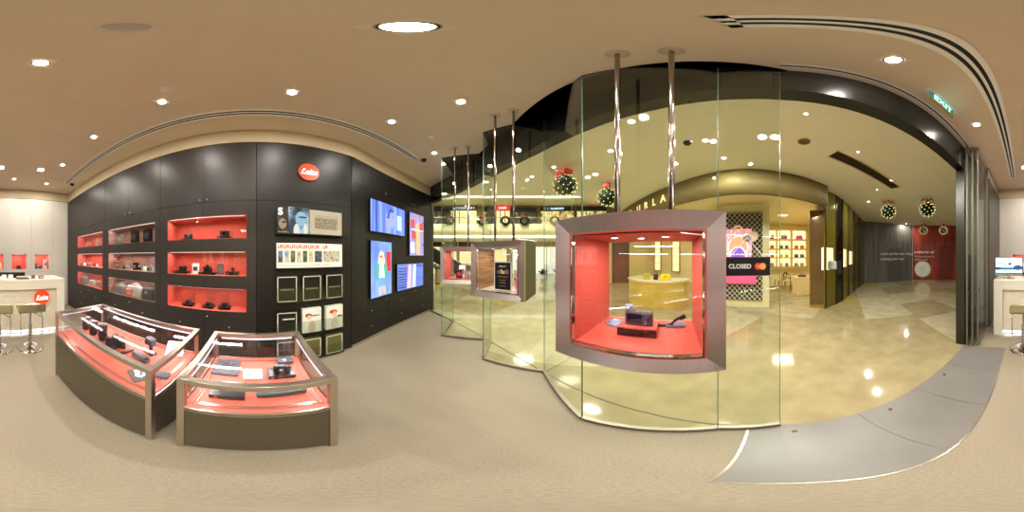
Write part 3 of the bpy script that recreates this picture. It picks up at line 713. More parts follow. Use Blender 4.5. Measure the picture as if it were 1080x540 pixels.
# unit 3 niches
zA,zB,zC=[p[0]+.0045 for p in (NZ[2],NZ[1],NZ[0])]
plinth('flat black block under the silver-topped camera, top red niche',W_(ny(198.5),zA),R9,.20,.13,.022); camera('black camera with a silver top on a flat block, left in the top red niche',W_(ny(198.5),zA+.022),R9,1.0,M_blk2,M_silv)
plinth('flat black block under the all-black camera, top red niche',W_(ny(237),zA),R9,.19,.13,.035); camera('all-black camera on a block, right in the top red niche',W_(ny(237),zA+.035),R9,1.05)
plinth('long low black block at the left of the middle red niche',W_(ny(191.5),zB),R9,.23,.14,.035); camera('black camera at the left of the middle red niche',W_(ny(193),zB+.035),R9,.95)
smallbox('white upright box between the two cameras in the middle red niche',W_(ny(206.5),zB+.0),R9,.09,.05,.15,M_whitep,face=M_gry)
plinth('long low black block under the camera with a raised finder, middle red niche',W_(ny(219.5),zB),R9,.25,.14,.035); camera('black camera with a raised finder in the middle of the middle red niche',W_(ny(219),zB+.035),R9,1.0,slr=True)
smallbox('grey upright box right of the cameras in the middle red niche',W_(ny(232.5),zB),R9,.09,.05,.155,P('grey_card','#5b5a60',.5))
plinth('low black block at the right end of the middle red niche',W_(ny(245.5),zB),R9,.17,.12,.045); lensob('small black lens on the block at the right end of the middle red niche',W_(ny(245.5),zB+.045),.025,.06)
for px,l in((199,'left'),(220,'middle'),(237,'right')):
    plinth('low black block, %s of three in the lowest wide red niche'%l,W_(ny(px),zC),R9,.17,.13,.035); camera('compact dark camera on the %s block in the lowest wide red niche'%l,W_(ny(px),zC+.035),R9,.68,M_gry)
    t=thing('acrylic_stand','clear acrylic stand behind the %s camera in the lowest wide red niche'%l,'stand',W_(ny(px),zC,.24),R9); MB().box(-.06,.06,-.002,.002,0,.2).build('upright_sheet',M_acr,t); MB().box(-.06,.06,-.03,.03,0,.004).build('foot_sheet',M_acr,t)
# unit 2 niches (wood)
def at2(px,dx=.12): return ny(px,dx)
smallbox('clear-grey upright pack at the left of the top wood niche',W_(at2(127),zA),R9,.12,.07,.20,P('smoky_pack','#6f6863',.3,.2))
for px,l in((142.5,'left'),(156,'right')):
    smallbox('tall black box, %s of the pair in the top wood niche'%l,W_(at2(px),zA),R9,.13,.10,.23,M_blk,face=P('dim_label','#3a3a3a',.4))
smallbox('brown square box with white print in the middle wood niche',W_(at2(125),zB),R9,.14,.08,.15,P('brown_card','#6b4a3a',.5))
camera('silver camera standing left in the middle wood niche',W_(at2(134),zB),R9,1.3,M_silv,M_silv)
smallbox('small black upright box in the middle of the middle wood niche',W_(at2(143),zB),R9,.09,.06,.14,M_blk)
camera('white camera at the right in the middle wood niche',W_(at2(150.5),zB),R9,1.3,M_whitep,M_silv)
camera('light grey camera at the far right of the middle wood niche',W_(at2(159.3),zB),R9,1.3,P('light_grey_body','#b3b3ba',.4),M_silv)
def bag(label,loc,rz,w,d,h,mat,name='shoulder_bag',cat='bag',strap=True,hand=None,kn=None):
    t=thing(name,label,cat,loc,rz)
    prof=[]; m=MB()
    for k in range(9):
        f=k/8; s=1-.16*f**3; prof.append((s,f))
    vs=[];fs=[];N=16
    for s,f in prof:
        for i in range(N):
            a=2*pi*i/N; ca=cos(a);sa=sin(a); q=.45
            x=(abs(ca)**q)*(1 if ca>=0 else -1)*w/2*s; y=(abs(sa)**q)*(1 if sa>=0 else -1)*d/2*(s-.25*f**2)
            vs.append((x,y,h*f))
    for k in range(8):
        for i in range(N): fs.append((k*N+i,k*N+(i+1)%N,(k+1)*N+(i+1)%N,(k+1)*N+i))
    fs.append(tuple(reversed(range(N)))); fs.append(tuple(range(8*N,9*N)))
    m.add(vs,fs,0,True); m.build('bag_body',mat,t)
    if strap:
        hm=MB(); hh=hand or h*.55
        for yy in(-d*.18,d*.18): hm.tube([( -w*.24,yy,h*.95)]+[(-w*.24*cos(pi*k/10),yy,h*.97+hh*sin(pi*k/10)) for k in range(11)]+[(w*.24,yy,h*.95)],max(.004,w*.022),6)
        hm.build('handle',kn or mat,t)
    MB().rbox(-w*.1,w*.1,-d/2-.004,-d/2+.004,h*.55,h*.72,r=.003).build('clasp',M_goldt if name=='handbag' else M_silv,t)
    return t
bag('grey camera bag at the left of the lowest wood niche',W_(at2(128),zC),R9,.32,.16,.17,P('grey_canvas','#6a6460',.8,bump=.4),strap=True,hand=.04)
bag('silver-grey camera bag with a red flap in the lowest wood niche',W_(at2(142.5),zC),R9,.36,.18,.20,P('silver_canvas','#9b9690',.6),strap=True,hand=.05)
smallbox('round-cornered red leather pouch leaning on the silver-grey camera bag',W_(at2(139.5),zC,.04),R9,.16,.03,.13,P('red_leather','#d23a28',.5),name='leather_pouch',cat='pouch')
bag('black and grey camera bag at the right of the lowest wood niche',W_(at2(157),zC),R9,.26,.16,.2,P('charcoal_canvas','#2c2a2b',.8),strap=True,hand=.04)
# unit 1 niches
smallbox('pale pink box at the left of the top niche nearest the white cabinets',W_(ny(93),zA),R9,.16,.1,.12,P('pinkish_card','#b56a58',.5))
smallbox('pale pink upright box at the right of the top niche nearest the white cabinets',W_(ny(104),zA),R9,.12,.1,.18,P('pinkish_card2','#c0806c',.5))
camera('white camera at the left of the bright red niche nearest the white cabinets',W_(ny(88.5),zB),R9,1.3,M_whitep,M_silv)
camera('silver camera in the middle of the bright red niche nearest the white cabinets',W_(ny(94.5),zB),R9,1.4,M_silv,M_silv)
camera('small white camera at the right of the bright red niche nearest the white cabinets',W_(ny(101.5),zB),R9,1.1,M_whitep,M_silv)
bag('rounded grey bag at the left of the lowest niche nearest the white cabinets',W_(ny(90),zC),R9,.30,.14,.18,P('grey_canvas','#6a6460'),hand=.04)
bag('small grey bag in the middle of the lowest niche nearest the white cabinets',W_(ny(98),zC),R9,.26,.14,.14,P('silver_canvas','#9b9690'),hand=.04)
smallbox('pale box at the right of the lowest niche nearest the white cabinets',W_(ny(104.5),zC),R9,.14,.08,.15,P('pinkish_card2','#c0806c'))
# white cabinet niches
smallbox('white and pink pack at the left in the red niche nearest the corner',(-1.38,-4.87,1.2145),pi,.10,.08,.27,P('pinkwhite','#e6c6d6',.4)); 
camera('silver camera in the red niche nearest the corner',(-1.2,-4.87,1.2145),pi,1.5,M_silv,M_silv)
smallbox('black upright box at the right of the red niche nearest the corner',(-1.085,-4.87,1.2145),pi,.06,.06,.15,M_blk)
plinth('small black block in the middle red niche of the white cabinets',(-.56,-4.87,1.2145),pi,.2,.12,.03,logo=False); camera('small dark camera in the middle red niche of the white cabinets',(-.56,-4.87,1.2445),pi,.9)
bag('cream bag in the red niche straight behind the desk',(.05,-4.9,1.2145),pi,.24,.1,.16,P('cream_bag','#e5cfa8',.5),hand=.05)
plinth('small black block in the red niche straight behind the desk',(.2,-4.87,1.2145),pi,.16,.12,.03,logo=False)
# desk
t=thing('service_desk','long cream white service desk with a recessed lit front','desk',(-.345,-3.0,0),pi); HW=.91
MB().box(-HW,HW,0,.62,1.09,1.15).build('desktop',M_corian,t,bevel=.004)
MB().box(-HW,-HW+.165,.0,.62,0,1.0895).build('end_leg',M_corian,t,bevel=.003); MB().box(HW-.165,HW,.0,.62,0,1.0895).build('end_leg',M_corian,t,bevel=.003)
MB().box(-HW+.1655,HW-.1655,.0,.6,.965,1.0895).build('apron',M_corian,t)
MB().box(-HW+.1655,HW-.1655,.07,.11,.085,.9645).build('front_panel',P('pale_front_panel','#d6cdbb',.4),t)
MB().box(-HW+.1655,HW-.1655,.075,.10,.03,.075).build('led_strip',M_led,t); light('AREA','desk_glow',(0,.03,.07),4,t,size=1.4,size_y=.04,col=(.95,.95,1),rot=(radians(30),0,0))
red_logo('desk_logo','round red logo sign with white script on the front of the white desk',(-.785,-3.0+.0,.80),pi,.145)
# monitor on desk
def monitor(label,loc,rz,w,h):
    t=thing('monitor',label,'monitor',loc,rz)
    s=MB().rbox(-.11,.11,-.07,.09,0,.008,r=.02); s.build('stand_foot',M_silv,t); MB().box(-.035,.035,.03,.042,.008,.16+h*.3).build('stand_neck',M_silv,t)
    MB().box(-w/2,w/2,.0,.03,.10,.10+h).build('casing',M_blk,t,bevel=.004)
    MB().box(-w/2,w/2,.0,.03,.055,.0995).build('chin',M_silv,t,bevel=.003)
    MB().box(-w/2+.015,w/2-.015,-.0012,.001,.115,.10+h-.015).build('display',IMG('screen_snow',[('n',['#6f9fd0','#b9dcf5','#dff0ff'],1,(3,3,9)),('b','#2b4a6e',0,.2,.3,.02),('e','#20406a',.18,.22,.09,.05),('e','#1c3558',-.22,.2,.08,.03)],1.1),t)
    fig(t,[('rider','#14202e',[('e',.02,.30,.028,.016),('e',-.06,.27,.03,.03),('p',[(-.02,.28),(.04,.30),(.09,.34),(.05,.29),(.0,.26)])],-.002,0)])
    fig(t,[('wheel','#cfe6f8',[('e',-.06,.27,.02,.02)],-.0028,1.0)])
    return t
monitor('flat monitor showing a jumping rider over a lake, on the white desk',(.30,-3.22,1.151),pi,.56,.33)
t=thing('keyboard','slim white keyboard lying in front of the monitor','keyboard',(.43,-3.06,1.151),pi); MB().rbox(-.1,.1,-.03,.03,0,.012,r=.008).build('casing',M_whitep,t); k=MB()
for i in range(8):
    for j in range(3): k.box(-.092+i*.023,-.074+i*.023,-.024+j*.017,-.011+j*.017,.012,.015)
k.build('keys',M_silv,t)
t=thing('till_screen','low black touch screen standing on the middle of the desk','till',(-.22,-3.35,1.151),pi); MB().box(-.30,.30,0,.03,.03,.11).build('casing',M_blk,t,bevel=.004); MB().box(-.12,.12,-.03,.08,0,.03).build('foot',M_blk,t); 
for xx,l in((-.27,'left'),(-.14,'right')):
    t=thing('card_holder','%s of two pale card stands before the black touch screen'%('right' if l=='left' else 'left'),'card stand',(xx+.06,-3.2,1.151),pi); MB().prism([(-.05,0),(.05,0),(.045,.08),(-.045,.08)],-.002,.002,M=Matrix.Translation((0,0,0))@Matrix.Rotation(radians(78),4,'X')).build('card',M_whitep,t); MB().box(-.05,.05,-.01,.04,0,.004).build('foot',M_whitep,t)
t=thing('laptop','closed dark laptop lying on the white desk','laptop',(-.44,-3.17,1.151),pi); MB().rbox(-.12,.12,-.07,.09,0,.014,r=.012).build('casing',P('laptop_grey','#4a4744',.35,.5),t); MB().rbox(-.118,.118,-.068,.088,.0145,.022,r=.012).build('lid',P('laptop_grey2','#6a6662',.35,.5),t)
smallbox('small black box on the desk between laptop and red tin',(-.66,-3.2,1.151),pi,.07,.05,.06,M_blk,face=M_goldt)
smallbox('small dark red and pink box near the left end of the desk top',(-.81,-3.15,1.151),pi,.10,.06,.055,P('dark_red_card','#7d2a34',.4),face=P('pinkwhite','#e6c6d6'))
# stools
def stool(label,loc):
    t=thing('bar_stool',label,'stool',loc,pi,'chrome bar stools at the white desk')
    MB().lathe([(.0005,.0),(.205,0),(.207,.006),(.18,.014),(.05,.022),(.032,.05),(.0005,.05)],40).build('base_plate',M_chr,t)
    MB().cyl((0,0,.02),(0,0,.48),.030,n=24).build('outer_post',M_chr,t); MB().cyl((0,0,.46),(0,0,.74),.018,n=20).build('inner_post',M_chr,t)
    s=MB(); # moulded seat: flat pan curling up into a low back (towards +y is desk side)
    prof=[(.17,.765),(.18,.74),(.165,.735),(-.13,.745),(-.17,.775),(-.185,.87),(-.20,.875),(-.19,.765),(-.15,.725),(.0,.715),(.18,.715),(.20,.74),(.185,.775)]
    s.prism([(y,z) for y,z in prof],-.20,.20,M=Matrix(((0,0,1,0),(1,0,0,0),(0,1,0,0),(0,0,0,1))))
    s.build('seat',P('chrome_beige_seat','#b9ad8e',.22,.75,.05,5),t,bevel=.004)
    MB().box(-.05,.05,-.05,.05,.70,.716).build('seat_mount',M_blk,t)
    f=[(-.02,.0,.47),(-.15,.02,.46),(-.165,.10,.45),(-.165,.14,.66),(-.14,.14,.70)]
    MB().tube([(-.16,-.05,.70),(-.165,-.12,.62),(-.165,-.13,.36),(-.15,-.135,.33),(.15,-.135,.33),(.165,-.13,.36),(.165,-.12,.62),(.16,-.05,.70)],.008,8).build('footrest',M_chr,t)
    MB().tube([(.02,0,.69),(.10,-.03,.66),(.16,-.05,.62)],.006,8).build('lever',M_blk,t)
    return t
s1=stool('chrome bar stool with beige moulded seat, directly in front of the red desk logo',(-.47,-2.50,0))
clone(s1,(.01,-2.50,0),pi,'chrome bar stool with beige moulded seat, in front of the middle of the white desk','chrome bar stools at the white desk')
# ================================================================== DISPLAY COUNTERS
def counter(label,x0,x1,y0,y1,front_closed=True):
    cx,cy_=(x0+x1)/2,(y0+y1)/2; t=thing('display_counter',label,'display case',(cx,cy_,0),R9,'low glass display counters')
    a=(y1-y0)/2; b=(x1-x0)/2      # local x along Y, local -y = +X (towards camera)
    zt,zd,w=.96,.70,.036
    # body panels
    bd=MB(); bd.box(-a+.03,a-.03,-b+.006,b-.006,.05,zd-.035); bd.build('lower_body',M_bronze,t)
    MB().box(-a+.05,a-.05,-b+.05,b-.05,0,.05).build('plinth',M_blk,t)
    MB().box(-a+.02,a-.02,-b+.012,b-.012,zd-.03,zd).build('red_deck',M_red2,t)
    rl=MB()
    for z in(zd-.034,zd-.012):
        rl.box(-a+.02,a-.02,-b-.001,-b+.010,z,z+.012); rl.box(-a+.02,a-.02,b-.010,b+.001,z,z+.012); rl.box(-a-.001,-a+.010,-b+.02,b-.02,z,z+.012); rl.box(a-.010,a+.001,-b+.02,b-.02,z,z+.012)
    rl.build('steel_rails',M_stl,t)
    inn=MB()
    for q in(0,.014):
        e=.05+q; inn.box(-a+e,a-e,-b+e,-b+e+.004,zd,zd+.006);inn.box(-a+e,a-e,b-e-.004,b-e,zd,zd+.006);inn.box(-a+e,-a+e+.004,-b+e,b-e,zd,zd+.006);inn.box(a-e-.004,a-e,-b+e,b-e,zd,zd+.006)
    inn.build('deck_inlay',M_stl,t)
    for sx in(-1,1):
        for sy in(-1,1):
            x=sx*(a-w/2); y=sy*(b-w/2); fr=sy<0
            MB().box(x-w/2,x+w/2,y-w/2,y+w/2,0 if fr else zd,zt-w).build('corner_post',M_stl,t,bevel=.002)
    r=MB(); r.box(-a,a,-b,-b+w,zt-w,zt); r.box(-a,a,b-w,b,zt-w,zt); r.box(-a,-a+w,-b+w,b-w,zt-w,zt); r.box(a-w,a,-b+w,b-w,zt-w,zt); r.build('top_frame',M_stl,t,bevel=.002)
    MB().box(-a+w,a-w,-b+w,b-w,zt-.012,zt-.004).build('top_glass',M_cglass,t)
    for nm,c in(('side_glass',(-a+w,a-w,-b+.008,-b+.014,zd,zt-w)),('side_glass',(-a+w,a-w,b-.014,b-.008,zd,zt-w)),('side_glass',(-a+.008,-a+.014,-b+w,b-w,zd,zt-w)),('side_glass',(a-.014,a-.008,-b+w,b-w,zd,zt-w))):
        MB().box(*c).build(nm,M_cglass,t)
    ls=MB(); ls.box(-a+w+.03,a-w-.03,b-w-.010,b-w-.002,zt-w-.008,zt-w-.001); ls.build('led_tube',M_led,t)
    l2=MB(); l2.box(-a+w+.001,-a+w+.004,-b+.08,b-.08,zt-w-.006,zt-w-.001); l2.box(a-w-.004,a-w-.001,-b+.08,b-.08,zt-w-.006,zt-w-.001); l2.build('led_tube',M_led,t)
    light('AREA','case_light',(0,b-w-.03,zt-w-.012),6*a/.33*.38,t,size=2*a-.15,size_y=.008,col=(1,.95,.97),rot=(radians(-35),0,0))
    for s in(-1,1): light('AREA','case_light',(s*(a-w-.03),0,zt-w-.012),2.0,t,size=.008,size_y=2*b-.15,col=(1,.95,.97),rot=(0,radians(25*s),0))
    return t
C1=counter('longer glass display counter with red deck, lenses and camera, standing left of the square one',-1.26,-.60,-1.71,-.45)
C2=counter('square glass display counter with red deck, nearest the magazine racks',-1.255,-.61,-.325,.335)
D=.7005
gl='black lenses standing on the red deck of the long counter'
for (x,y),h,l in zip([(-.955,-1.63),(-.945,-1.46),(-.945,-1.295)],(.15,.15,.165),('farthest from the camera body','middle one of the three','next to the camera body')):
    lensob('upright black lens in the long counter, '+l,(x,y,D),.047,h*1.08,gl)
camera('large black camera body lying between the lenses and the black bar in the long counter',(-.945,-1.105,D),radians(128),1.35,M_blk2,M_blk,slr=True)
t=thing('charging_bar','narrow dark bar on the red deck behind the oblong grip','bar',(-.93,-.955,D),radians(-10)); MB().rbox(-.075,.075,-.012,.012,0,.022,r=.004).build('bar_body',P('maroon_bar','#3a1512',.4),t); MB().box(-.06,.06,-.013,-.011,.008,.014).build('bar_slot',M_blk,t)
t=thing('oblong_grip','oblong black camera grip lying on the red deck of the long counter','camera grip',(-.935,-.80,D),radians(80)); MB().rbox(-.09,.09,-.03,.03,0,.035,r=.024).build('grip_body',M_gry,t,bevel=.006); MB().rbox(-.075,.075,-.02,.02,.035,.045,r=.015).build('top_pad',M_blk,t); MB().rbox(-.05,.03,-.032,-.029,.01,.026,r=.001).build('side_slot',M_silv,t)
t=thing('grip_stand','black hand-grip accessory upright on a small stand in the long counter','camera accessory',(-1.06,-.80,D),radians(70))
MB().rbox(-.05,.05,-.035,.035,0,.01,r=.01).build('stand_foot',M_blk,t); MB().tube([(0,0,.01),(0,.004,.06),(0,-.004,.11)],.016,10).build('stem',M_blk,t); MB().rbox(-.05,.05,-.03,.03,.10,.165,r=.02).build('grip_head',M_gry,t,bevel=.006); MB().cyl((.0,-.03,.135),(0,-.045,.135),.022,n=20).build('round_mount',M_blk,t)
t=thing('photo_book','white leaning photo booklet with a black and white portrait in the long counter','book',(-1.12,-.62,D),radians(110))
Mt=Matrix.Rotation(radians(-66),4,'X')
MB().box(-.07,.07,-.004,.004,.004,.17,M=Mt).build('cover',M_whitep,t); MB().box(-.05,.05,-.0055,-.0035,.02,.15,M=Mt).build('portrait_print',IMG('bw_print',[('n',['#222','#777','#ddd'] if False else ['#222222','#777777','#dddddd'],1,(18,18,18))]),t); MB().box(-.03,.03,.05,.09,0,.03).build('rest',M_gry,t)
t=thing('leaflet','dark square card with a white looped letter lying at the front of the long counter','card',(-.755,-.66,D),radians(60))
MB().rbox(-.075,.075,-.055,.055,0,.012,r=.006).build('card',P('dark_card','#3d3f42',.5),t)
MB().tube([(-.04,-.02,.013),(-.045,.015,.013),(-.02,.035,.013),(.02,.03,.013),(.035,.0,.013),(.015,-.022,.013),(-.01,-.015,.013),(-.008,.008,.013)],.0095,8).build('looped_letter',M_whitep,t)
t=thing('leather_case','small dark grey leather case at the front right of the long counter','case',(-.83,-.555,D),radians(100)); MB().rbox(-.06,.06,-.035,.035,0,.022,r=.01).build('case_body',M_gry,t,bevel=.003); MB().rbox(-.05,.05,-.037,-.0345,.008,.014,r=.0005).build('zip',M_silv,t)
# goods in counter 2
t=thing('document_pouch','flat dark grey leather pouch with a cord, at the back left of the square counter','pouch',(-1.09,-.195,D),R9)
MB().rbox(-.085,.085,-.11,.10,0,.016,r=.008).build('pouch_body',M_gry,t,bevel=.003); MB().box(-.004,.004,-.079,.079,.016,.018).build('seam',M_blk,t)
MB().tube([(-.06,.05,.018),(0,.03,.02),(.02,-.04,.02),(-.03,-.01,.02),(.05,.02,.02),(.10,0,.006),(.14,-.04,.005),(.17,-.05,.005),(.19,-.045,.005)],.0028,6).build('cord',M_blk,t)
t=thing('lens_cap_display','white square tray with a round silver disc in the square counter','tray',(-1.005,-.02,D),R9); MB().rbox(-.058,.058,-.05,.05,0,.022,r=.006).build('tray',M_whitep,t); MB().lathe([(.040,.022),(.040,.026),(.034,.028),(.0005,.028)],28).build('disc',P('pale_disc','#c9c6c4',.3,.3),t)
plinth('black presentation box under the camera in the square counter',(-1.0,.155,D),R9,.16,.11,.034); camera('black camera standing on the presentation box in the square counter',(-1.0,.16,D+.0345),radians(80),.8)
t=thing('leather_case','dark grey padded case with a disc on its lid, back right of the square counter','case',(-1.165,.205,D),R9); MB().rbox(-.055,.055,-.045,.045,0,.035,r=.012).build('case_body',M_gry,t,bevel=.003); MB().lathe([(.028,.035),(.028,.038),(.0005,.0385)],24).build('lid_disc',M_silv,t)
t=thing('presentation_box','flat black box with silver badge at the front left of the square counter','box',(-.765,-.135,D),R9); MB().box(-.085,.085,-.035,.035,0,.036).build('box_body',M_blk,t,bevel=.002); MB().cyl((-.05,-.035,.018),(-.05,-.0362,.018),.009,n=16).build('badge',M_silv,t)
t=thing('neck_strap','white rolled neck strap lying behind the flat black box','strap',(-.875,-.135,D),R9); MB().tube([(-.08,.0,.008),(-.04,.02,.008),(.02,.02,.008),(.07,.012,.008),(.08,-.008,.008),(.05,-.018,.008),(-.02,-.01,.008),(-.07,-.015,.008)],.0075,8).build('strap_band',M_whitep,t); MB().cyl((.078,-.02,.008),(.078,.02,.008),.010,n=12).build('buckle',M_silv,t)
t=thing('lens_pouch','long dark grey zipped pouch at the front right of the square counter','pouch',(-.785,.125,D),R9+radians(4)); MB().rbox(-.125,.125,-.026,.026,0,.04,r=.012).build('pouch_body',M_gry,t,bevel=.006); MB().box(-.10,.10,-.0275,-.0255,.018,.022).build('zip',M_blk,t)
# ================================================================== GLASS SHOP FRONT
def pane(a,b,label,h0=.045,h1=CEIL-.001,th=.010,group='frameless glass panels of the shop front'):
    a=Vector(a);b=Vector(b);d=b-a;Ln=d.length;rz=atan2(d.y,d.x)
    t=thing('glass_panel',label,'glass panel',((a.x+b.x)/2,(a.y+b.y)/2,0),rz,group); hL=Ln/2-.0015
    MB().box(-hL,hL,-th/2,th/2,h0,h1).build('pane',M_glass,t)
    e=MB(); e.box(-hL-.0008,-hL+.0008,-th/2,th/2,h0,h1); e.box(hL-.0008,hL+.0008,-th/2,th/2,h0,h1); e.build('pane_edge',M_edge,t)
    MB().box(-hL,hL,-.018,.018,.0,h0).build('floor_rail',M_rail,t,bevel=.002)
    return t
pane(P0,P1,'glass panel next to the screen wall, farthest from the entrance')
pane(P1,P2,'narrow side glass panel behind the hanging box with the red interior and framed card')
pane(P2,P3,'wide glass panel behind the smallest-looking hanging box')
pane((P3[0],P3[1]-.03),(P4[0],P4[1]+.03),'narrow side glass panel left of the box with the black poster')
pane(P4,P5,'wide glass panel behind the box with the black poster')
pane(P5,P6,'side glass panel left of the large hanging box')
pane(P6,P7,'wide glass panel behind the large hanging box with the camera')
pane(P7,P8,'narrow glass panel carrying the closed sign, at the entrance edge')
# parked sliding doors
gd='parked sliding glass doors'
for i,(x,l) in enumerate(((.885,'nearest the dark post'),(.805,'in the middle of the stack'),(.725,'nearest the shop'))):
    t=thing('sliding_glass_door','tall parked glass door with steel rails, '+l,'glass door',(x-.0,-2.43-.03*i,0),R9+radians(4),gd)
    MB().box(-.86,0,-.005,.005,.10,CEIL-.10).build('pane',M_glass,t); MB().box(-.86,0,-.018,.018,.008,.10).build('bottom_rail',M_stl,t,bevel=.002); MB().box(-.86,0,-.018,.018,CEIL-.10,CEIL-.015).build('top_rail',M_stl,t,bevel=.002)
    MB().box(-.0,.012,-.013,.013,.02,CEIL-.03).build('edge_profile',P('grey_edge_profile','#6c6a66',.4,.6),t)
    MB().cyl((-.05,-.02,1.05),(-.05,.02,1.05),.018,n=16).build('lock',M_chr,t)
# floor pins on the threshold
for px,py,l in((838,455,'nearest the closed sign panel'),(939,432,'in the middle of the stone threshold'),(996,395.5,'nearest the parked doors')):
    x,y=at_z(px,py,0); t=thing('floor_socket','small chrome door socket in the grey threshold, '+l,'door socket',(x,y,.003)); MB().cyl((0,0,0),(0,0,.004),.016,n=20).build('ring',M_chr,t); MB().cyl((0,0,.004),(0,0,.0045),.008,n=14).build('hole',M_blk,t)
# closed sign
n=Vector((.841,.541))
a1,_=ang(792.5,270); dS=.905
sx,sy=dS*sin(a1),dS*cos(a1)
d78=(Vector(P8)-Vector(P7)).normalized(); nS=Vector((-d78.y,d78.x))
if nS.dot(Vector((sx,sy)))>0: nS=-nS
c=Vector(P7)+d78*.155+nS*.03
t=thing('closed_sign','black hanging sign reading CLOSED beside the large display box','sign',(c.x,c.y,1.495),faceto(nS.x,nS.y))
MB().box(-.128,.128,-.003,.003,0,.098).build('sign_board',M_blk,t); f=MB(); 
for a in((-.131,.131,-.003,.0),(-.131,.131,.098,.101),(-.131,-.128,0,.098),(.128,.131,0,.098)): f.box(a[0],a[1],-.004,.004,a[2],a[3])
f.build('sign_border',M_silv,t)
text('CLOSED',.032,P('sign_white','#cfd0cc',.5,emit='#cfd0cc',es=.15),t,(-.036,-.0045,.049),'closed_letters',bold=.0012,space=1.02,extrude=.0004)
MB().cyl((.062,-.003,.049),(.062,-.0045,.049),.0185,n=28).build('red_disc',P('card_red','#d8442a',.5,emit='#d8442a',es=.15),t); MB().cyl((.087,-.003,.049),(.087,-.005,.049),.0185,n=28).build('orange_disc',P('card_orange','#ee9a3a',.5,emit='#ee9a3a',es=.15),t)
text('MasterCard',.0085,M_whitep,t,(.075,-.0055,.049),'card_name',extrude=.0003)
MB().tube([(.005,.006,.205),(-.09,0,.101)],.0022,6).build('hanging_cord',M_whitep,t); MB().tube([(.005,.006,.205),(.09,0,.101)],.0022,6).build('hanging_cord',M_whitep,t)
MB().cyl((.005,.022,.207),(.005,.006,.207),.024,.014,n=24).build('suction_cup',P('grey_rubber','#a49c9a',.3),t)
# ================================================================== HANGING DISPLAY BOXES
def hbox(label,cx,cy_,nx,ny_,lin,poles_dx,group='steel display boxes hanging on pairs of poles'):
    """origin under the box centre; local -y faces the shop"""
    W,H,Dp,fw=.29,.28,.385,.064; zc=1.46
    t=thing('hanging_display_box',label,'display case',(cx,cy_,zc),faceto(nx,ny_),group)
    y0,y1=-Dp/2,Dp/2
    fr=MB()
    prof=[(-W,-H),(W,-H),(W,H),(-W,H)]; inn=[(-W+fw,-H+fw),(W-fw,-H+fw),(W-fw,H-fw),(-W+fw,H-fw)]
    def fpart(i):
        j=(i+1)%4; m=MB(); a,b,c_,d_=prof[i],prof[j],inn[j],inn[i]; yb=y0+.012
        vs=[(a[0],y0,a[1]),(b[0],y0,b[1]),(c_[0],y0+.016,c_[1]),(d_[0],y0+.016,d_[1]),(a[0],yb+.03,a[1]),(b[0],yb+.03,b[1]),(c_[0],yb+.03,c_[1]),(d_[0],yb+.03,d_[1])]
        m.add(vs,[(0,1,2,3),(7,6,5,4),(0,4,5,1),(1,5,6,2),(2,6,7,3),(3,7,4,0)]); return m
    for i,nm in enumerate(('frame_bottom','frame_side','frame_top','frame_side')): fpart(i).build(nm,M_frame_h if i%2==0 else M_frame,t)
    sh=MB(); th=.012; ys=y0+.043
    sh.box(-W,W,ys,y1,H-th,H); sh.box(-W,W,ys,y1,-H,-H+th); sh.box(-W,-W+th,ys,y1,-H+th,H-th); sh.box(W-th,W,ys,y1,-H+th,H-th); sh.build('outer_shell',P('shell_bronze','#3d3824',.45,.1,.1,3),t)
    ln_=MB(); e=.006; iw,ih=W-fw,H-fw
    ln_.box(-iw-e,iw+e,ys-.03,y1-.012,ih,ih+e); ln_.box(-iw-e,iw+e,ys-.03,y1-.012,-ih-e,-ih); ln_.build('lining',lin[0],t)
    l2=MB(); l2.box(-iw-e,-iw,ys-.03,y1-.012,-ih,ih); l2.box(iw,iw+e,ys-.03,y1-.012,-ih,ih); l2.build('side_lining',lin[1],t)
    bf=MB(); bf.box(-W+th,-iw,y1-.012,y1-.002,-H+th,H-th); bf.box(iw,W-th,y1-.012,y1-.002,-H+th,H-th); bf.box(-iw,iw,y1-.012,y1-.002,ih,H-th); bf.box(-iw,iw,y1-.012,y1-.002,-H+th,-ih); bf.build('back_frame',M_frame,t)
    MB().box(-iw,iw,y1-.010,y1-.006,-ih,ih).build('back_glass',M_cglass,t)
    MB().box(-iw,iw,y0+.018,y0+.022,-ih,ih).build('front_glass',M_cglass,t)
    chn=MB(); 
    for a in((-iw,iw,-ih,-ih+.006),(-iw,-iw+.006,-ih,ih),(iw-.006,iw,-ih,ih)): chn.box(a[0],a[1],y0+.012,y0+.030,a[2],a[3])
    chn.build('glass_channel',M_chr,t)
    for px_ in(-.10,0,.10):
        p=MB().lathe([(.019,0),(.019,-.004),(.013,-.005)],20,c=(px_,-.06 if px_ else -.02,ih-.0)).build('puck_light',M_chr,t)
        MB().cyl((px_,-.06 if px_ else -.02,ih-.002),(px_,-.06 if px_ else -.02,ih-.005),.013,n=18).build('puck_lens',M_puck,p)
    light('AREA','box_light',(0,-.02,ih-.012),2.4,t,size=.25,size_y=.1,col=(1,.93,.95))
    MB().cyl((iw+fw*.55,y0+.002,-H+.018),(iw+fw*.55,y0-.004,-H+.018),.008,n=16).build('lock',M_chr,t)
    for k in poles_dx:
        MB().cyl((k,0,H),(k,0,CEIL-zc-.006),.0135,n=24,caps=False).build('pole',M_pole,t)
        MB().lathe([(.058,CEIL-zc-.0005),(.058,CEIL-zc-.006),(.016,CEIL-zc-.010)],32,c=(k,0,0)).build('ceiling_rose',P('cream_rose','#d7c9ae',.5),t)
    return t
iz=1.46-.216+.0005   # inside floor height
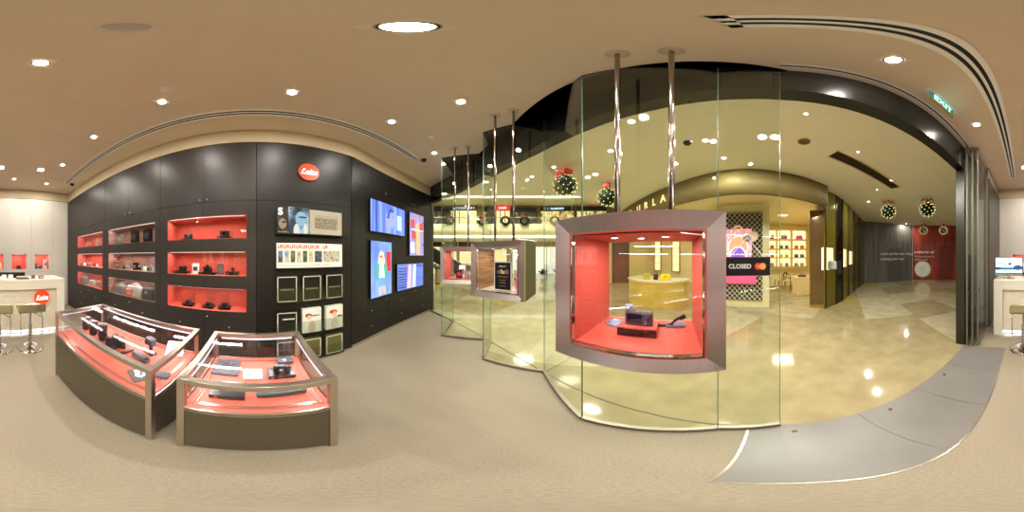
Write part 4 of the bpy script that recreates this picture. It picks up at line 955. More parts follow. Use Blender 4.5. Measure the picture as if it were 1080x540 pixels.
# box 3 (large, nearest): plane normal az 57.2
def frame_pt(naz,dist,lat):      # lateral to the right
    n=Vector((sin(radians(naz)),cos(radians(naz)))); r=Vector((n.y,-n.x)); p=n*dist+r*lat; return p,n
p3,n3=frame_pt(57.2,.667,-.135); B3=hbox('largest-looking hanging steel box with red lining and a camera inside, nearest the entrance',p3.x,p3.y,-n3.x,-n3.y,(M_red,M_red),(-.11,.122))
p2,n2=frame_pt(23.8,1.53,-.765); B2=hbox('hanging steel box with striped wood lining and a black poster, middle one',p2.x,p2.y,-n2.x,-n2.y,(P('pale_box_lining','#a89c8c',.5),M_wood),(-.108,.108))
p1=Vector((-.797,2.493)); dd=(Vector(P3)-Vector(P2)).normalized(); n1=Vector((dd.y,-dd.x)); B1=hbox('hanging steel box with red lining nearest the screen wall, farthest of three',p1.x,p1.y,n1.x,n1.y,(M_red,M_red),(-.11,.11))
def inbox(p,n_in,lat,back):      # n_in points to the shop ; back > 0 is away from the shop
    f=-Vector(n_in); r=Vector((f.y,-f.x)); q=Vector(p)+r*lat+f*back; return q
f3=faceto(-n3.x,-n3.y)
q=inbox(p3,-n3,-.018,.02); t=thing('display_block','dark mirror block with a red top under the camera in the large hanging box','display block',(q.x,q.y,iz),f3)
MB().box(-.082,.082,-.05,.05,0,.036).build('block_body',P('dark_mirror','#2b0d10',.08,.2),t); MB().box(-.080,.080,-.048,.048,.036,.042).build('red_top',M_red,t)
t=camera('silver and black camera seen from its back in the large hanging box',(q.x,q.y,iz+.0425),f3+pi-.1,.92,P('blue_grey_body','#55566c',.35,.5),M_silv,lens=True)
MB().box(-.018,.048,.0165,.0185,.012,.056).build('rear_screen',P('violet_dark_screen','#1d1838',.1),t); bt=MB()
for i in range(4): MB().cyl((-.034,.016,.014+i*.013),(-.034,.0195,.014+i*.013),.0045,n=12).build('button',M_silv,t)
MB().cyl((-.047,.016,.034),(-.047,.0195,.034),.008,n=16).build('control_wheel',M_blk,t)
MB().lathe([(.010,0),(.012,.004),(.012,.014),(.018,.016),(.018,.022),(.0005,.023)],20,c=(.045,0,.069)).build('hot_shoe_finder',P('blue_grey_metal','#8087a8'),t)
q=inbox(p3,-n3,-.155,.09); t=thing('leather_coaster','round grey-blue lens cap lying at the left in the large hanging box','lens cap',(q.x,q.y,iz),f3); MB().lathe([(.045,0),(.045,.006),(.038,.009),(.025,.007),(.02,.010),(.0005,.011)],32).build('cap_body',P('blue_grey_metal','#8087a8',.3,.4),t); MB().lathe([(.030,.0085),(.033,.011),(.036,.0085)],32).build('raised_ring',M_silv,t)
q=inbox(p3,-n3,.075,.09); t=thing('neck_strap','black leather neck strap with a padded end at the right in the large hanging box','strap',(q.x,q.y,iz),f3)
MB().tube([(-.055,-.02,.05),(-.045,0,.02),(-.02,.01,.008),(.02,.012,.008),(.045,.01,.015),(.06,.01,.035),(.085,.0,.055)],.007,8).build('strap_band',M_blk,t); MB().rbox(.02,.11,-.005,.045,0,.012,r=.01).build('strap_pad',P('blue_grey_pad','#6a6c88',.5),t); MB().cyl((.085,0,.05),(.105,-.01,.066),.011,n=14).build('strap_end',M_blk,t)
# box 2 poster
f2=faceto(-n2.x,-n2.y)
q=inbox(p2,-n2,.015,-.06); t=thing('poster_stand','black poster with coloured bars and white writing standing in the wood-lined hanging box','poster',(q.x,q.y,iz),f2)
MB().box(-.098,.098,-.004,.004,0,.30).build('white_backing',M_whitep,t); MB().box(-.088,.088,-.0055,-.004,.012,.288).build('black_sheet',M_blk,t); MB().box(-.09,.09,0,.06,0,.005).build('foot',M_whitep,t)
for i,cc in enumerate(('#2a62b8','#c0392b','#d4a72c','#d8c640','#3a9a5a','#8a4ab8')): MB().box(-.066+i*.022,-.047+i*.022,-.0065,-.0054,.175,.205+.008*(i%3)).build('colour_bar',P('bar_'+cc[1:],cc,.5,emit=cc,es=.2),t)
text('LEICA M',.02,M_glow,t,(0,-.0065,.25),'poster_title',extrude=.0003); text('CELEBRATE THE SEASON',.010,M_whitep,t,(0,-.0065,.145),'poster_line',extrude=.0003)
for z,s in((.11,'with a gift of'),(.085,'photography'),(.05,'In store now')): text(s,.013,M_whitep,t,(0,-.0065,z),'poster_line',extrude=.0003)
q=inbox(p2,-n2,.155,.0); t=thing('pink_flask','slim pink and purple bottle beside the black poster','bottle',(q.x,q.y,iz),f2); MB().lathe([(.0005,0),(.02,0),(.021,.01),(.021,.12),(.014,.135),(.014,.15)],20).build('bottle_body',P('pink_plastic','#d85aa8',.3),t); MB().lathe([(.016,.15),(.016,.175),(.0005,.176)],20).build('bottle_cap',P('violet_cap','#5b3a8a',.4),t)
q=inbox(p2,-n2,.10,.12); t=thing('fabric_ball','small pale ruffled ball on a stand behind the black poster','ornament',(q.x,q.y,iz),f2); MB().sphere((0,0,.33),.04,14).build('ball',P('pale_pink_fabric','#d8c0a8',.8,bump=.8,bscale=80),t); MB().cyl((0,0,0),(0,0,.30),.004,n=8).build('stand_rod',M_silv,t); MB().cyl((0,0,0),(0,0,.005),.03,n=20).build('stand_foot',M_silv,t)
f1=faceto(n1.x,n1.y)
q=inbox(p1,n1,.0-.03,-.02); smallbox('black and red product box in the hanging box nearest the screens',(q.x,q.y,iz),f1,.09,.06,.14,M_blk,face=P('red_label','#c8362a',.5)); 
q=inbox(p1,n1,-.01,.10); smallbox('white product box with red label behind the black one in the far hanging box',(q.x,q.y,iz),f1,.10,.05,.20,M_whitep,face=P('red_label','#c8362a'))
q=inbox(p1,n1,.11,-.02); t=thing('framed_card','grey framed card with a curved drawing in the far hanging box','card',(q.x,q.y,iz),f1); MB().box(-.055,.055,-.003,.003,0,.13).build('card',P('grey_card2','#8d8a84',.5),t); MB().tube([(-.03,-.004,.03),(-.02,-.004,.08),(.01,-.004,.1),(.035,-.004,.07),(.02,-.004,.04)],.004,6).build('drawn_curve',M_whitep,t); MB().box(-.05,.05,0,.04,0,.004).build('foot',M_silv,t)
# ================================================================== THE MALL
GA='recessed downlights in the mall ceiling'
def mdl(px,py,label,z=CEIL,s=1.0,power=None):
    x,y=at_z(px,py,z); t=thing('mall_downlight',label,'ceiling lamp',(x,y,z),0,GA)
    MB().lathe([(.055*s,-.001),(.055*s,-.006),(.042*s,-.008)],22).build('lamp_ring',P('lamp_trim_white','#e9e0cf'),t)
    MB().cyl((0,0,-.003),(0,0,-.007),.042*s,n=20).build('bulb',M_lamp,t); light('AREA','lamp_light',(0,0,-.012),power or MW,t,size=.09*s,col=(1,.96,.82)); return t
ML_=[(666,128,'round lamp in the mall ceiling between the two poles of the large box'),(744,148,'round lamp in the mall ceiling above the bag shop fascia, nearest the shop'),(763.5,166.5,'small round lamp over the middle of the bag shop fascia'),(644,159,'round lamp between the poles and the second hanging ball'),(584,176,'round lamp above the nearest hanging ball'),(561,186,'round lamp left of the nearest hanging ball'),(916,212.5,'lamp beyond the dark grille near the gold facade'),(956,236,'small lamp at the top of the dark grey hoarding'),(545,152,'round lamp directly above the edge of the middle hanging box')]
for px,py,l in ML_: mdl(px,py,l)
for k,(px,py) in enumerate(((850,120),(905,160),(940,190),(925,200))): mdl(px,py,['round lamp in the mall ceiling near the entrance header','round lamp in the mall ceiling left of the grille','round lamp over the corridor to the red hoarding','round lamp over the corridor beside the gold facade'][k],s=.5)
for (pa,pb),l in(((( 804,144),(817,144)),'twin white lamp in one tray in the mall ceiling opposite the entrance'),((( 620,186.5),(628,183.5)),'twin white lamp in one tray in the mall ceiling near the second hanging ball')):
    xa,ya=at_z(*pa,CEIL); xb,yb=at_z(*pb,CEIL); t=thing('twin_lamp',l,'ceiling lamp',((xa+xb)/2,(ya+yb)/2,CEIL),atan2(yb-ya,xb-xa)); d=hypot(xb-xa,yb-ya)/2
    MB().box(-d-.1,d+.1,-.09,.09,-.012,-.0005).build('tray',P('lamp_trim_white','#e9e0cf'),t)
    for s in(-d,d): MB().cyl((s,0,-.010),(s,0,-.018),.06,n=24).build('bulb',M_lamp,t)
    light('AREA','lamp_light',(0,0,-.03),MW*2,t,size=.3,size_y=.1,col=(1,.96,.82))
x,y=at_z(848,149,CEIL); t=thing('ceiling_speaker','brown round speaker grille in the mall ceiling outside the entrance','speaker',(x,y,CEIL)); MB().lathe([(.10,-.001),(.10,-.01),(.088,-.014)],28).build('speaker_rim',M_goldt,t); MB().lathe([(.088,-.013),(.0005,-.012)],28).build('grille',P('brown_grille','#6a5a3a',.6),t)
x,y=at_z(725,150,CEIL-.02); t=thing('dome_camera','dark dome camera on the mall ceiling between pole and bag shop','security camera',(x,y,CEIL)); MB().cyl((0,0,0),(0,0,-.03),.08,n=24).build('base',M_whitep,t); MB().lathe([(.07,-.03),(.06,-.06),(.035,-.085),(.0005,-.095)],24).build('dome',P('smoked_dome','#16130f'),t)
# long dark grille
xa,ya=at_z(877,161,CEIL); xb,yb=at_z(945,198,CEIL); t=thing('air_grille','long dark air grille in the mall ceiling above the corridor','air vent',((xa+xb)/2,(ya+yb)/2,CEIL),atan2(yb-ya,xb-xa)); d=hypot(xb-xa,yb-ya)/2
f=MB(); 
for a in((-d,d,-.16,-.13),(-d,d,.13,.16),(-d,-d+.03,-.13,.13),(d-.03,d,-.13,.13)): f.box(a[0],a[1],a[2],a[3],-.02,-.0005)
f.build('grille_frame',M_cream,t); g=MB().box(-d+.03,d-.03,-.13,.13,-.004,-.001); 
for k in range(7): g.box(-d+.03,d-.03,-.12+k*.036,-.105+k*.036,-.014,-.004)
g.build('grille_slats',P('bronze_slats','#4a3f28',.4,.4),t)
# decorated balls
def ball(label,x,y,zc,r,group='lit foliage balls with red bows hanging in the mall'):
    t=thing('hanging_foliage_ball',label,'christmas decoration',(x,y,zc),random.random()*6,group)
    m=MB(); m.sphere((0,0,0),r*.82,16); rnd=random.Random(3)
    for i in range(520):
        u=rnd.uniform(-1,1); a=rnd.uniform(0,2*pi); s=sqrt(1-u*u); dn=Vector((s*cos(a),s*sin(a),u)); p=dn*r*rnd.uniform(.8,.92)
        q=dn.orthogonal().normalized(); q.rotate(Matrix.Rotation(rnd.uniform(0,6.28),3,dn)) ; e=dn.cross(q); tip=p+dn*.10*r*2*.5+q*.16*r; wv=e*.045*r*1.4
        m.add([p,p+(tip-p)*.5+wv,tip,p+(tip-p)*.5-wv],[(0,1,2,3)])
    o=m.build('foliage',P('dark_green_leaves','#18240e',.8,0,.4,30,spec=.1),t); o['kind']='stuff'
    b=MB()
    for i in range(52):
        u=1-2*(i+.5)/52; a=i*2.399963; s=sqrt(1-u*u); b.sphere((s*cos(a)*r*1.03,s*sin(a)*r*1.03,u*r*1.0),r*.042,8)
    b.build('fairy_lights',E('fairy_glow','#ffe9a0',3.5),t)
    rb=MB(); RB=P('red_ribbon','#a3121c',.5)
    for k in range(2):
        a=k*pi/2+.3; u=Vector((cos(a),sin(a),0))
    for s in(-1,1):
        pts=[(0,0,r*1.02),(s*r*.42,0,r*1.5),(s*r*.8,.02,r*1.32),(s*r*.7,.02,r*.95),(0,0,r*1.0)]
        vs=[];fs=[]
        for i,pp in enumerate(pts): vs+=[(pp[0],pp[1]-r*.26,pp[2]),(pp[0],pp[1]+r*.26,pp[2])]
        for i in range(len(pts)-1): fs.append((2*i,2*i+1,2*i+3,2*i+2))
        rb.add(vs,fs)
        rb.add([(0,-.02,r*1.02),(0,.02,r*1.02),(s*r*.55,.05,r*.62),(s*r*.42,-.04,r*.58)],[(0,1,2,3)])
    rb.sphere((0,0,r*1.05),r*.13,10); rb.box(-.025,.025,-.004,.004,r*1.0,CEIL-zc)
    rb.build('bow',RB,t); return t
b0=ball('lit green foliage ball with red bow, nearest one, hanging above the large steel box edge',1.11,3.29,3.21,.26)
def ballc(x,y,zc,label): 
    c_=clone(b0,(x,y,zc),random.random()*6,label); return c_
BP=[(641,208,4.1,'lit foliage ball with red bow, just left of the large box poles'),(937,223,5.75,'lit green foliage ball with red bow before the dark grey hoarding'),(978,221,5.2,'lit green foliage ball with red bow, nearest to the entrance post'),(974,243,9.9,'far foliage ball with red bow, left of the pair before the red hoarding'),(995,243,9.9,'far foliage ball with red bow, right of the pair before the red hoarding')]
for px,py,d,l in BP:
    a,e=ang(px,py); d=1.61/tan(e); ballc(d*sin(a),d*cos(a),3.21,l)
# hoardings
def hoard(a,b,z1,mat,label,name='hoarding'):
    a=Vector(a);b=Vector(b);dv=b-a; n=Vector((-dv.y,dv.x)).normalized()
    if n.dot(-a)<0: n=-n
    rz=faceto(n.x,n.y); c=(a+b)/2; t=thing(name,label,'hoarding',(c.x,c.y,0),rz); W=dv.length/2
    MB().box(-W,W,0,.12,0,z1).build('hoarding_panel',mat,t); return t,W
Hg=IMG('grey_streaked_panel',[('n',['#4a4742','#5c5853','#6b6761'],1,(6,6,.5))])
t,W=hoard((7.95,-5.35),(6.9,-8.44),CEIL-.002,Hg,'dark grey temporary wall with white writing at the end of the mall corridor')
text('Look out for new changes',.235,M_whitep,t,(-W+1.0,-.012,1.74),'wall_writing',align='LEFT',extrude=.002); text('coming your way.',.235,M_whitep,t,(-W+1.0,-.012,1.42),'wall_writing',align='LEFT',extrude=.002)
MB().box(W*.22-.45,W*.22+.45,-.006,0,.02,2.1).build('access_door',P('grey_door','#514d49',.5),t)
Hr=IMG('red_streaked_panel',[('n',['#5a140a','#8a2413','#a83a1c'],1,(3,3,.6))])
t,W=hoard((6.9,-8.46),(3.2,-10.9),CEIL-.002,Hr,'dark red temporary wall with white writing and a white burst')
text('Looking for us?',.22,M_whitep,t,(-W+.10,-.004,1.86),'wall_writing',align='LEFT',extrude=.002,bold=.004); text('We have moved to',.17,P('cream_print','#d8c8b0',.5),t,(-W+.12,-.004,1.56),'wall_writing',align='LEFT',extrude=.002); text('another level',.17,P('cream_print','#d8c8b0'),t,(-W+.12,-.004,1.36),'wall_writing',align='LEFT',extrude=.002)
m=MB(); pts=[(.58*(1 if k%2 else .84)*cos(2*pi*k/40),.58*(1 if k%2 else .84)*sin(2*pi*k/40)) for k in range(40)]
m.prism(pts,0,.004,M=Matrix.Translation((-W+.68,-.001,.72))@Matrix.Rotation(pi/2,4,'X')); m.build('white_burst',M_whitep,t)
text('See you\nsoon',.13,P('burst_grey','#8a8a84',.5),t,(-W+.68,-.007,.75),'burst_writing',extrude=.001)
MB().box(-W+1.75,-W+2.75,-.006,0,.02,2.3).build('access_door',P('red_door','#6a1b10',.5),t)
# olive bronze facade
FA=[(4.49,-1.64),(4.80,-2.12),(5.10,-2.50),(5.6,-3.0),(6.3,-3.66),(7.1,-4.45),(7.95,-5.35)]
def lerp(p,q,f): return (p[0]+(q[0]-p[0])*f,p[1]+(q[1]-p[1])*f)
def fpanel(a,b,label,mat,win=None,name='facade_panel',sg=False):
    a=Vector(a);b=Vector(b);dv=b-a;n=Vector((-dv.y,dv.x)).normalized()
    if n.dot(-a)<0:n=-n
    c=(a+b)/2; t=thing(name,label,'facade panel',(c.x,c.y,0),faceto(n.x,n.y)); W=dv.length/2-.004
    if win:
        z0,z1,m_=win; p=MB(); p.box(-W,W,0,.06,0,z0); p.box(-W,W,0,.06,z1,CEIL-.002); p.box(-W,-W*.8,0,.06,z0,z1); p.box(W*.8,W,0,.06,z0,z1); p.build('glass_cladding',mat,t)
        q=MB(); q.box(-W*.8,W*.8,.30,.32,z0,z1); q.box(-W*.8,W*.8,.06,.30,z0-.01,z0); q.box(-W*.8,W*.8,.06,.30,z1,z1+.01); q.box(-W*.8-.01,-W*.8,.06,.30,z0,z1); q.box(W*.8,W*.8+.01,.06,.30,z0,z1); q.build('showcase',P('showcase_lit','#f6ecc4',.5,emit='#f6ecc4',es=.8),t)
        MB().box(-W*.8,W*.8,.02,.026,z0,z1).build('showcase_glass',M_cglass,t)
    else: MB().box(-W,W,0,.06,0,CEIL-.002).build('glass_cladding',mat,t)
    MB().box(-W-.004,-W+.03,-.03,.0,0,CEIL-.002).build('mullion',P('dark_mullion','#2b2114',.3,.4),t)
    return t,W,c
t,W,c=fpanel(FA[0],FA[1],'olive glass facade panel with a lit showcase, nearest the bronze pillar',M_olive,(1.18,1.85,0)); text('FURLA',.09,M_goldt,t,(0,-.003,1.98),'facade_letters',extrude=.002)
bag('pale grey handbag displayed in the lit showcase nearest the bronze pillar',(c.x+.12,c.y-.10,1.18),faceto(-.9,.44),.3,.12,.26,P('pale_grey_leather','#aab0b2',.5),name='handbag',cat='handbag')
fpanel(FA[1],FA[2],'narrow black mirror panel between the two lit olive showcases',P('black_mirror','#120e08',.08,.2,.2,6))
fpanel(FA[2],FA[3],'olive glass facade panel with a lit showcase beyond the black mirror',M_olive,(1.2,1.85,0))
fpanel(FA[3],FA[4],'olive glass facade panel with a bluish lit showcase near the curve',M_olive,(1.25,1.8,0))
fpanel(FA[4],FA[5],'plain olive bronze facade panel on the curve of the corridor',P('olive_bronze_dark','#5c5020',.2,.3,.1,2)); fpanel(FA[5],FA[6],'plain olive bronze facade panel touching the dark grey hoarding',P('olive_bronze_dark','#5c5020'))
# pillar
t=thing('bronze_pillar','tall brown bronze pillar at the entrance of the bag shop','pillar',(4.69,-1.495,0),faceto(-.95,.3)); MB().box(-.26,.24,0,.16,0,3.02).build('pillar_cladding',M_brown,t,bevel=.004); MB().box(-.262,.242,-.004,.02,0,.08).build('pillar_foot',M_goldt,t)
# bag shop canopy fascia
CF=[(4.20,-1.62),(3.90,-1.05),(3.68,-.5),(3.50,.1),(3.42,.7),(3.46,1.3),(3.58,2.0),(3.78,3.0),(4.05,4.1),(4.50,5.6)]
def smooth(p,n=5):
    out=[]
    for i in range(len(p)-1):
        p0=p[max(i-1,0)];p1_=p[i];p2_=p[i+1];p3_=p[min(i+2,len(p)-1)]
        for k in range(n):
            u=k/n; out.append(tuple(.5*((2*p1_[j])+(-p0[j]+p2_[j])*u+(2*p0[j]-5*p1_[j]+4*p2_[j]-p3_[j])*u*u+(-p0[j]+3*p1_[j]-3*p2_[j]+p3_[j])*u**3) for j in(0,1)))
    return out+[p[-1]]
CS=smooth(CF)
t=thing('shop_fascia','curved bronze-gold fascia above the bag shop front','fascia',(3.6,.7,3.02)); o=MB().strip(CS,-.12,3.02,CEIL-.002,sm=True).build('fascia_band',M_gold,t); o.location=(-3.6,-.7,-3.02)
o=MB().prism(offset(CS,-.12)+[(8.75,7.8),(8.75,-2.6)],3.3,3.36).build('soffit',M_shopw,t); o.location=(-3.6,-.7,-3.02)
# fascia letters
for i,ch in enumerate('FURLA'):
    f=len(CS)-15+i*1.0; k=int(f); 
    k=len(CS)-4-i*2 ; pa=Vector(CS[k]);pb=Vector(CS[k-1]); dv=(pb-pa).normalized(); n=Vector((dv.y,-dv.x)); 
    if n.dot(-pa)<0:n=-n
    o=text(ch,.34,P('gold_letters_lit','#ffd98a',.4,emit='#ffd98a',es=1.2),t,(pa.x+n.x*.02-3.6,pa.y+n.y*.02-.7,3.30-3.02),'fascia_letter',extrude=.01); o.rotation_euler=(pi/2,0,faceto(n.x,n.y))
# shop back walls (lit plaster)
SB=[(5.0,-1.5),(8.7,-2.75),(8.7,.2),(8.7,3.6),(8.7,7.6),(5.0,7.9)]
for i,(a_,b_) in enumerate(zip(SB,SB[1:])): struct('wall_bag_shop',MB().strip([a_,b_],-.1,0,3.3),M_shopw)

for x,y,pw in((6.6,-.6,46),(6.5,1.8,40),(6.4,4.6,52)):
    light('AREA','shop_light',(x,y,3.28),pw,None,size=.8,size_y=.8,col=(1,.9,.62))
    t=thing('square_lamp','square flush ceiling lamp inside the bag shop, %s'%{-.6:'above the shelves side',1.8:'behind the window display',4.6:'above the gold counter'}[y],'ceiling lamp',(x,y,3.3)); MB().box(-.22,.22,-.22,.22,-.012,-.0005).build('lamp_frame',M_cream,t); MB().box(-.2,.2,-.2,.2,-.014,-.011).build('diffuser',E('warm_panel_glow','#fff0c8',1.0),t)
# shelving with bags: 3 columns x 4 rows on wall X=6.9
def nyX(px,X): a,_=ang(px,270); return X/tan(a)
XW=8.4; t=thing('display_shelving','lit cream wall shelving with twelve niches of coloured bags','shelving',(XW,-1.0,0),-R9)
colsx=[(804.5,818.5),(820,834),(836,850.5)]; rows=[(242.5,252),(253.5,262),(263.5,271.5),(272.5,281)]
cy0=-1.0; body=MB(); cells=[]
def zX(py,px=828): a,e=ang(px,py); return EYE+XW/abs(sin(a))*tan(e)
cy_list=[(nyX(a_,XW),nyX(b_,XW)) for a_,b_ in colsx]; zr=[(zX(b_),zX(a_)) for a_,b_ in rows]
# local x : for rot -90: local x -> world -Y
xs=sorted([(cy0-a_,cy0-b_) for a_,b_ in cy_list]); xs=[(min(p),max(p)) for p in xs]
X0=xs[0][0]-.07; X1=xs[-1][1]+.07; Z0=zr[-1][0]-.08; Z1=zr[0][1]+.1
prev=X0
for a_,b_ in xs: body.box(prev,a_,0,.27,Z0,Z1); prev=b_
body.box(prev,X1,0,.27,Z0,Z1)
zs_=sorted(zr)
for a_,b_ in xs:
    pz=Z0
    for z0,z1 in zs_: body.box(a_,b_,0,.27,pz,z0); pz=z1
    body.box(a_,b_,0,.27,pz,Z1)
body.build('shelf_body',P('cream_gold_frame','#c9ac66',.45,0,.04,5),t)
MB().box(X0,X1,.24,.27,Z0,Z1).build('lit_back',P('lit_cream_back','#fff3c4',.5,emit='#fff3c4',es=.9),t)
bc=[('#c8453a','#a8433a'),('#7a5a4a',None),('#e05aa8',None),('#8a2a2a','#c04a3a'),('#2a6a4a','#1d5a3a'),('#e06a2a','#e8702a'),('#e8722a','#d86a30'),('#e0c830','#d8c028'),('#3a3a4a','#4a6a98'),('#b8a890','#a09aa8'),('#d0c8b8','#7a78a0'),('#8aa090','#9ab0a8')]
cn={'#c8453a':'red','#a8433a':'dull red','#7a5a4a':'brown','#e05aa8':'pink','#8a2a2a':'dark red','#c04a3a':'brick red','#2a6a4a':'green','#1d5a3a':'dark green','#e06a2a':'orange','#e8702a':'bright orange','#e8722a':'orange','#d86a30':'rust orange','#e0c830':'yellow','#d8c028':'mustard yellow','#3a3a4a':'black','#4a6a98':'blue','#b8a890':'beige','#a09aa8':'lilac grey','#d0c8b8':'cream','#7a78a0':'violet blue','#8aa090':'grey green','#9ab0a8':'pale green'}
rn=['top','second','third','lowest']; cnn=['left','middle','right']
for r in range(4):
    for c_ in range(3):
        z0,z1=zr[r]; a_,b_=xs[c_]; k=bc[r*3+c_]; nb=2 if k[1] else 1
        for j in range(nb):
            w_=(b_-a_)/(nb+.6)*.8 if nb==2 else (b_-a_)*.5; xc=(a_+b_)/2+((j-.5)*(b_-a_)*.42 if nb==2 else 0)
            bag('%s handbag, %s row, %s column of the lit bag wall%s'%(cn[k[j]],rn[r],cnn[c_],(', left one' if j==0 else ', right one') if nb==2 else ''),(XW+.12,cy0-xc,z0+.001),-R9,w_,.11,(z1-z0)*.42,P('leather_'+k[j][1:],k[j],.45),name='handbag',cat='handbag',hand=(z1-z0)*.25)
# portal + lattice window + poster
PX=4.88
def portal():
    t=thing('window_portal','pale stone portal around the lattice shop window','portal',(PX,.86,0),-R9); a,b=.86-1.80,.86+.05
    MB().box(-.92,-.62,0,.35,0,3.16).build('portal_jamb',M_cream,t,bevel=.004); MB().box(.70,.90,0,.35,0,3.16).build('portal_jamb',M_cream,t,bevel=.004); MB().box(-.62,.70,0,.35,3.02,3.16).build('portal_head',M_cream,t); MB().box(-.62,.70,0,.35,0,.13).build('portal_sill',M_cream,t)
    t2=thing('lattice_screen','black and white lattice screen with gold edge in the shop window','lattice screen',(PX,.86,.131),-R9)
    m=MB(); g=MB()
    MB().box(-.60,.68,.24,.26,0,2.885).build('dark_backing',M_blk,t2)
    nx,nz=16,34; w_=1.28/nx; h_=2.88/nz
    for i in range(nx+1):
        for j in range(nz+1):
            x=-.60+i*w_; z=j*h_
            for sx,sz in((1,1),):
                if i<nx and j<nz:
                    c1=(x+w_/2,z+h_/2); r1=.040; r2=.055; n_=4
                    pts=[(c1[0]+r1*.62*(1 if k in(0,) else -1 if k==2 else 0),c1[1]+r2*.50*(1 if k==1 else -1 if k==3 else 0)) for k in range(4)]
                    if (i+j)%2==0: g.prism(pts,0,.004,M=Matrix.Translation((0,.236,0))@Matrix.Rotation(pi/2,4,'X'))
    m=MB()
    L_=1.28
    for k in range(-40,56,2):
        for s in(1,-1):
            # diagonal bars clipped to the frame
            x0=-.60+k*w_*1.0; z0=0; x1=x0+s*2.885*w_/h_; 
            t0,t1=0.0,1.0; dx=x1-x0
            lo=(-.60-x0)/dx; hi=(.68-x0)/dx
            if lo>hi: lo,hi=hi,lo
            t0=max(t0,lo);t1=min(t1,hi)
            if t1-t0<.01: continue
            m.tube([(x0+dx*t0,.228,2.885*t0),(x0+dx*t1,.228,2.885*t1)],.013,4)
    m.build('lattice_bars',P('lattice_white','#d9d4b4',.5),t2)
    f=MB(); 
    for a in((-.62,-.60,0,2.885),(.68,.70,0,2.885),(-.60,.68,0,.02),(-.60,.68,2.865,2.885)): f.box(a[0],a[1],.2,.24,a[2],a[3])
    f.build('gold_edge',M_goldt,t2)
    t3=thing('window_poster','large lit poster of stacked pink, peach and violet bags in the shop window','poster',(PX,.86,0),-R9)
    pc=P('poster_pink','#e0507c',.5,emit='#e0507c',es=.55); 
    W0,W1=-.62,.52
    MB().box(W0+.02,.36,.10,.13,.78,2.5-.05,).build('poster_sheet',IMG('poster_ground',[('n',['#f7c8b8','#e88ab0','#f5d8d0'],1,(5,5,5)),('b','#d84a6a',-.1,.98,.9,.22)],.6),t3)
    MB().rbox(W0+.02,.50,.05,.13,.74,1.05,r=.02).build('pink_base',pc,t3)
    for nm,cc,cx,cz,rw,rh in(('peach_bag','#f2a27a',-.06,1.85,.30,.36),('violet_bag','#8a5ae0',-.06,1.58,.25,.30)):
        pts=[(cx+rw*cos(a_)*(1 if sin(a_)>0 else 1),cz+(rh if sin(a_)>0 else rh*.8)*sin(a_)) for a_ in [2*pi*k/30 for k in range(30)]]
        mm=MB().prism(pts,0,.02,M=Matrix.Translation((0,.10 if 'peach' in nm else .075,0))@Matrix.Rotation(pi/2,4,'X')); mm.build(nm,P(nm,cc,.4,emit=cc,es=.5),t3)
        mm=MB().tube([(p[0],.10 if 'peach' in nm else .05,p[1]) for p in pts],.028,8,closed=True); mm.build('white_piping',P('piping_pale','#f0d8f0',.4,emit='#f0d8f0',es=.5),t3)
    MB().tube([(-.06+.20*cos(pi*k/12),.07,2.12+.42*sin(pi*k/12)) for k in range(13)],.032,8).build('bag_handle',P('peach_handle','#f0b088',.4,emit='#f0b088',es=.4),t3)
    MB().cyl((.40,.10,2.2),(.40,.06,2.2),.16,n=28).build('round_tag',P('pale_tag','#e8c8b8',.4,.2),t3)
portal()
# low counter and chairs in the bag shop
x,y=at_z(848,311,0)
t=thing('shop_counter','low cream counter behind the bronze pillar in the bag shop','counter',(x+.15,y,0),-R9+.15); MB().box(-.36,.42,-.25,.35,0,.70).build('counter_body',P('cream_counter','#dccb9a',.5),t); MB().box(-.38,.44,-.27,.37,.70,.74).build('counter_top',M_cream,t,bevel=.004)
bag('flat brown bag lying on the low cream counter of the bag shop',(x+.15,y+.05,.741),-R9,.34,.2,.07,P('dark_brown_leather','#4a2a1c',.5),name='handbag',cat='handbag',hand=.05)
def chair(label,px,py,rz):
    x,y=at_z(px,py,0); t=thing('shop_chair',label,'chair',(x,y,0),rz,'dark-framed chairs in the bag shop')
    MB().rbox(-.24,.24,-.22,.22,.42,.48,r=.04).build('seat',P('cream_seat','#d8c08a',.6),t)
    for sx in(-1,1):
        for sy in(-1,1): MB().cyl((sx*.2,sy*.18,.42),(sx*.23,sy*.22,0),.018,.013,n=10).build('leg',P('dark_chair_wood','#2a170c',.3),t)
    MB().tube([(-.24,.2,.46),(-.26,.22,.66),(-.2,.26,.78),(0,.29,.82),(.2,.26,.78),(.26,.22,.66),(.24,.2,.46)],.018,8).build('back_rail',P('dark_chair_wood','#2a170c'),t); MB().tube([(-.25,.2,.6),(-.1,.27,.62),(.1,.27,.62),(.25,.2,.6)],.012,8).build('cross_rail',P('dark_chair_wood','#2a170c'),t)
    return t
chair('dark-framed chair left of the low cream counter in the bag shop',834,306,.5); chair('dark-framed chair below the bag shelves, farther in',823,304,2.6)
t=thing('side_table','low pale table between the bag shelves and the chairs','table',(7.25,.35,0)); MB().rbox(-.25,.2,-.5,.5,.70,.74,r=.05).build('table_top',M_cream,t)
for sx in(-.2,.15):
    for sy in(-.42,.42): MB().cyl((sx,sy,.70),(sx,sy,0),.018,n=10).build('leg',M_goldt,t)
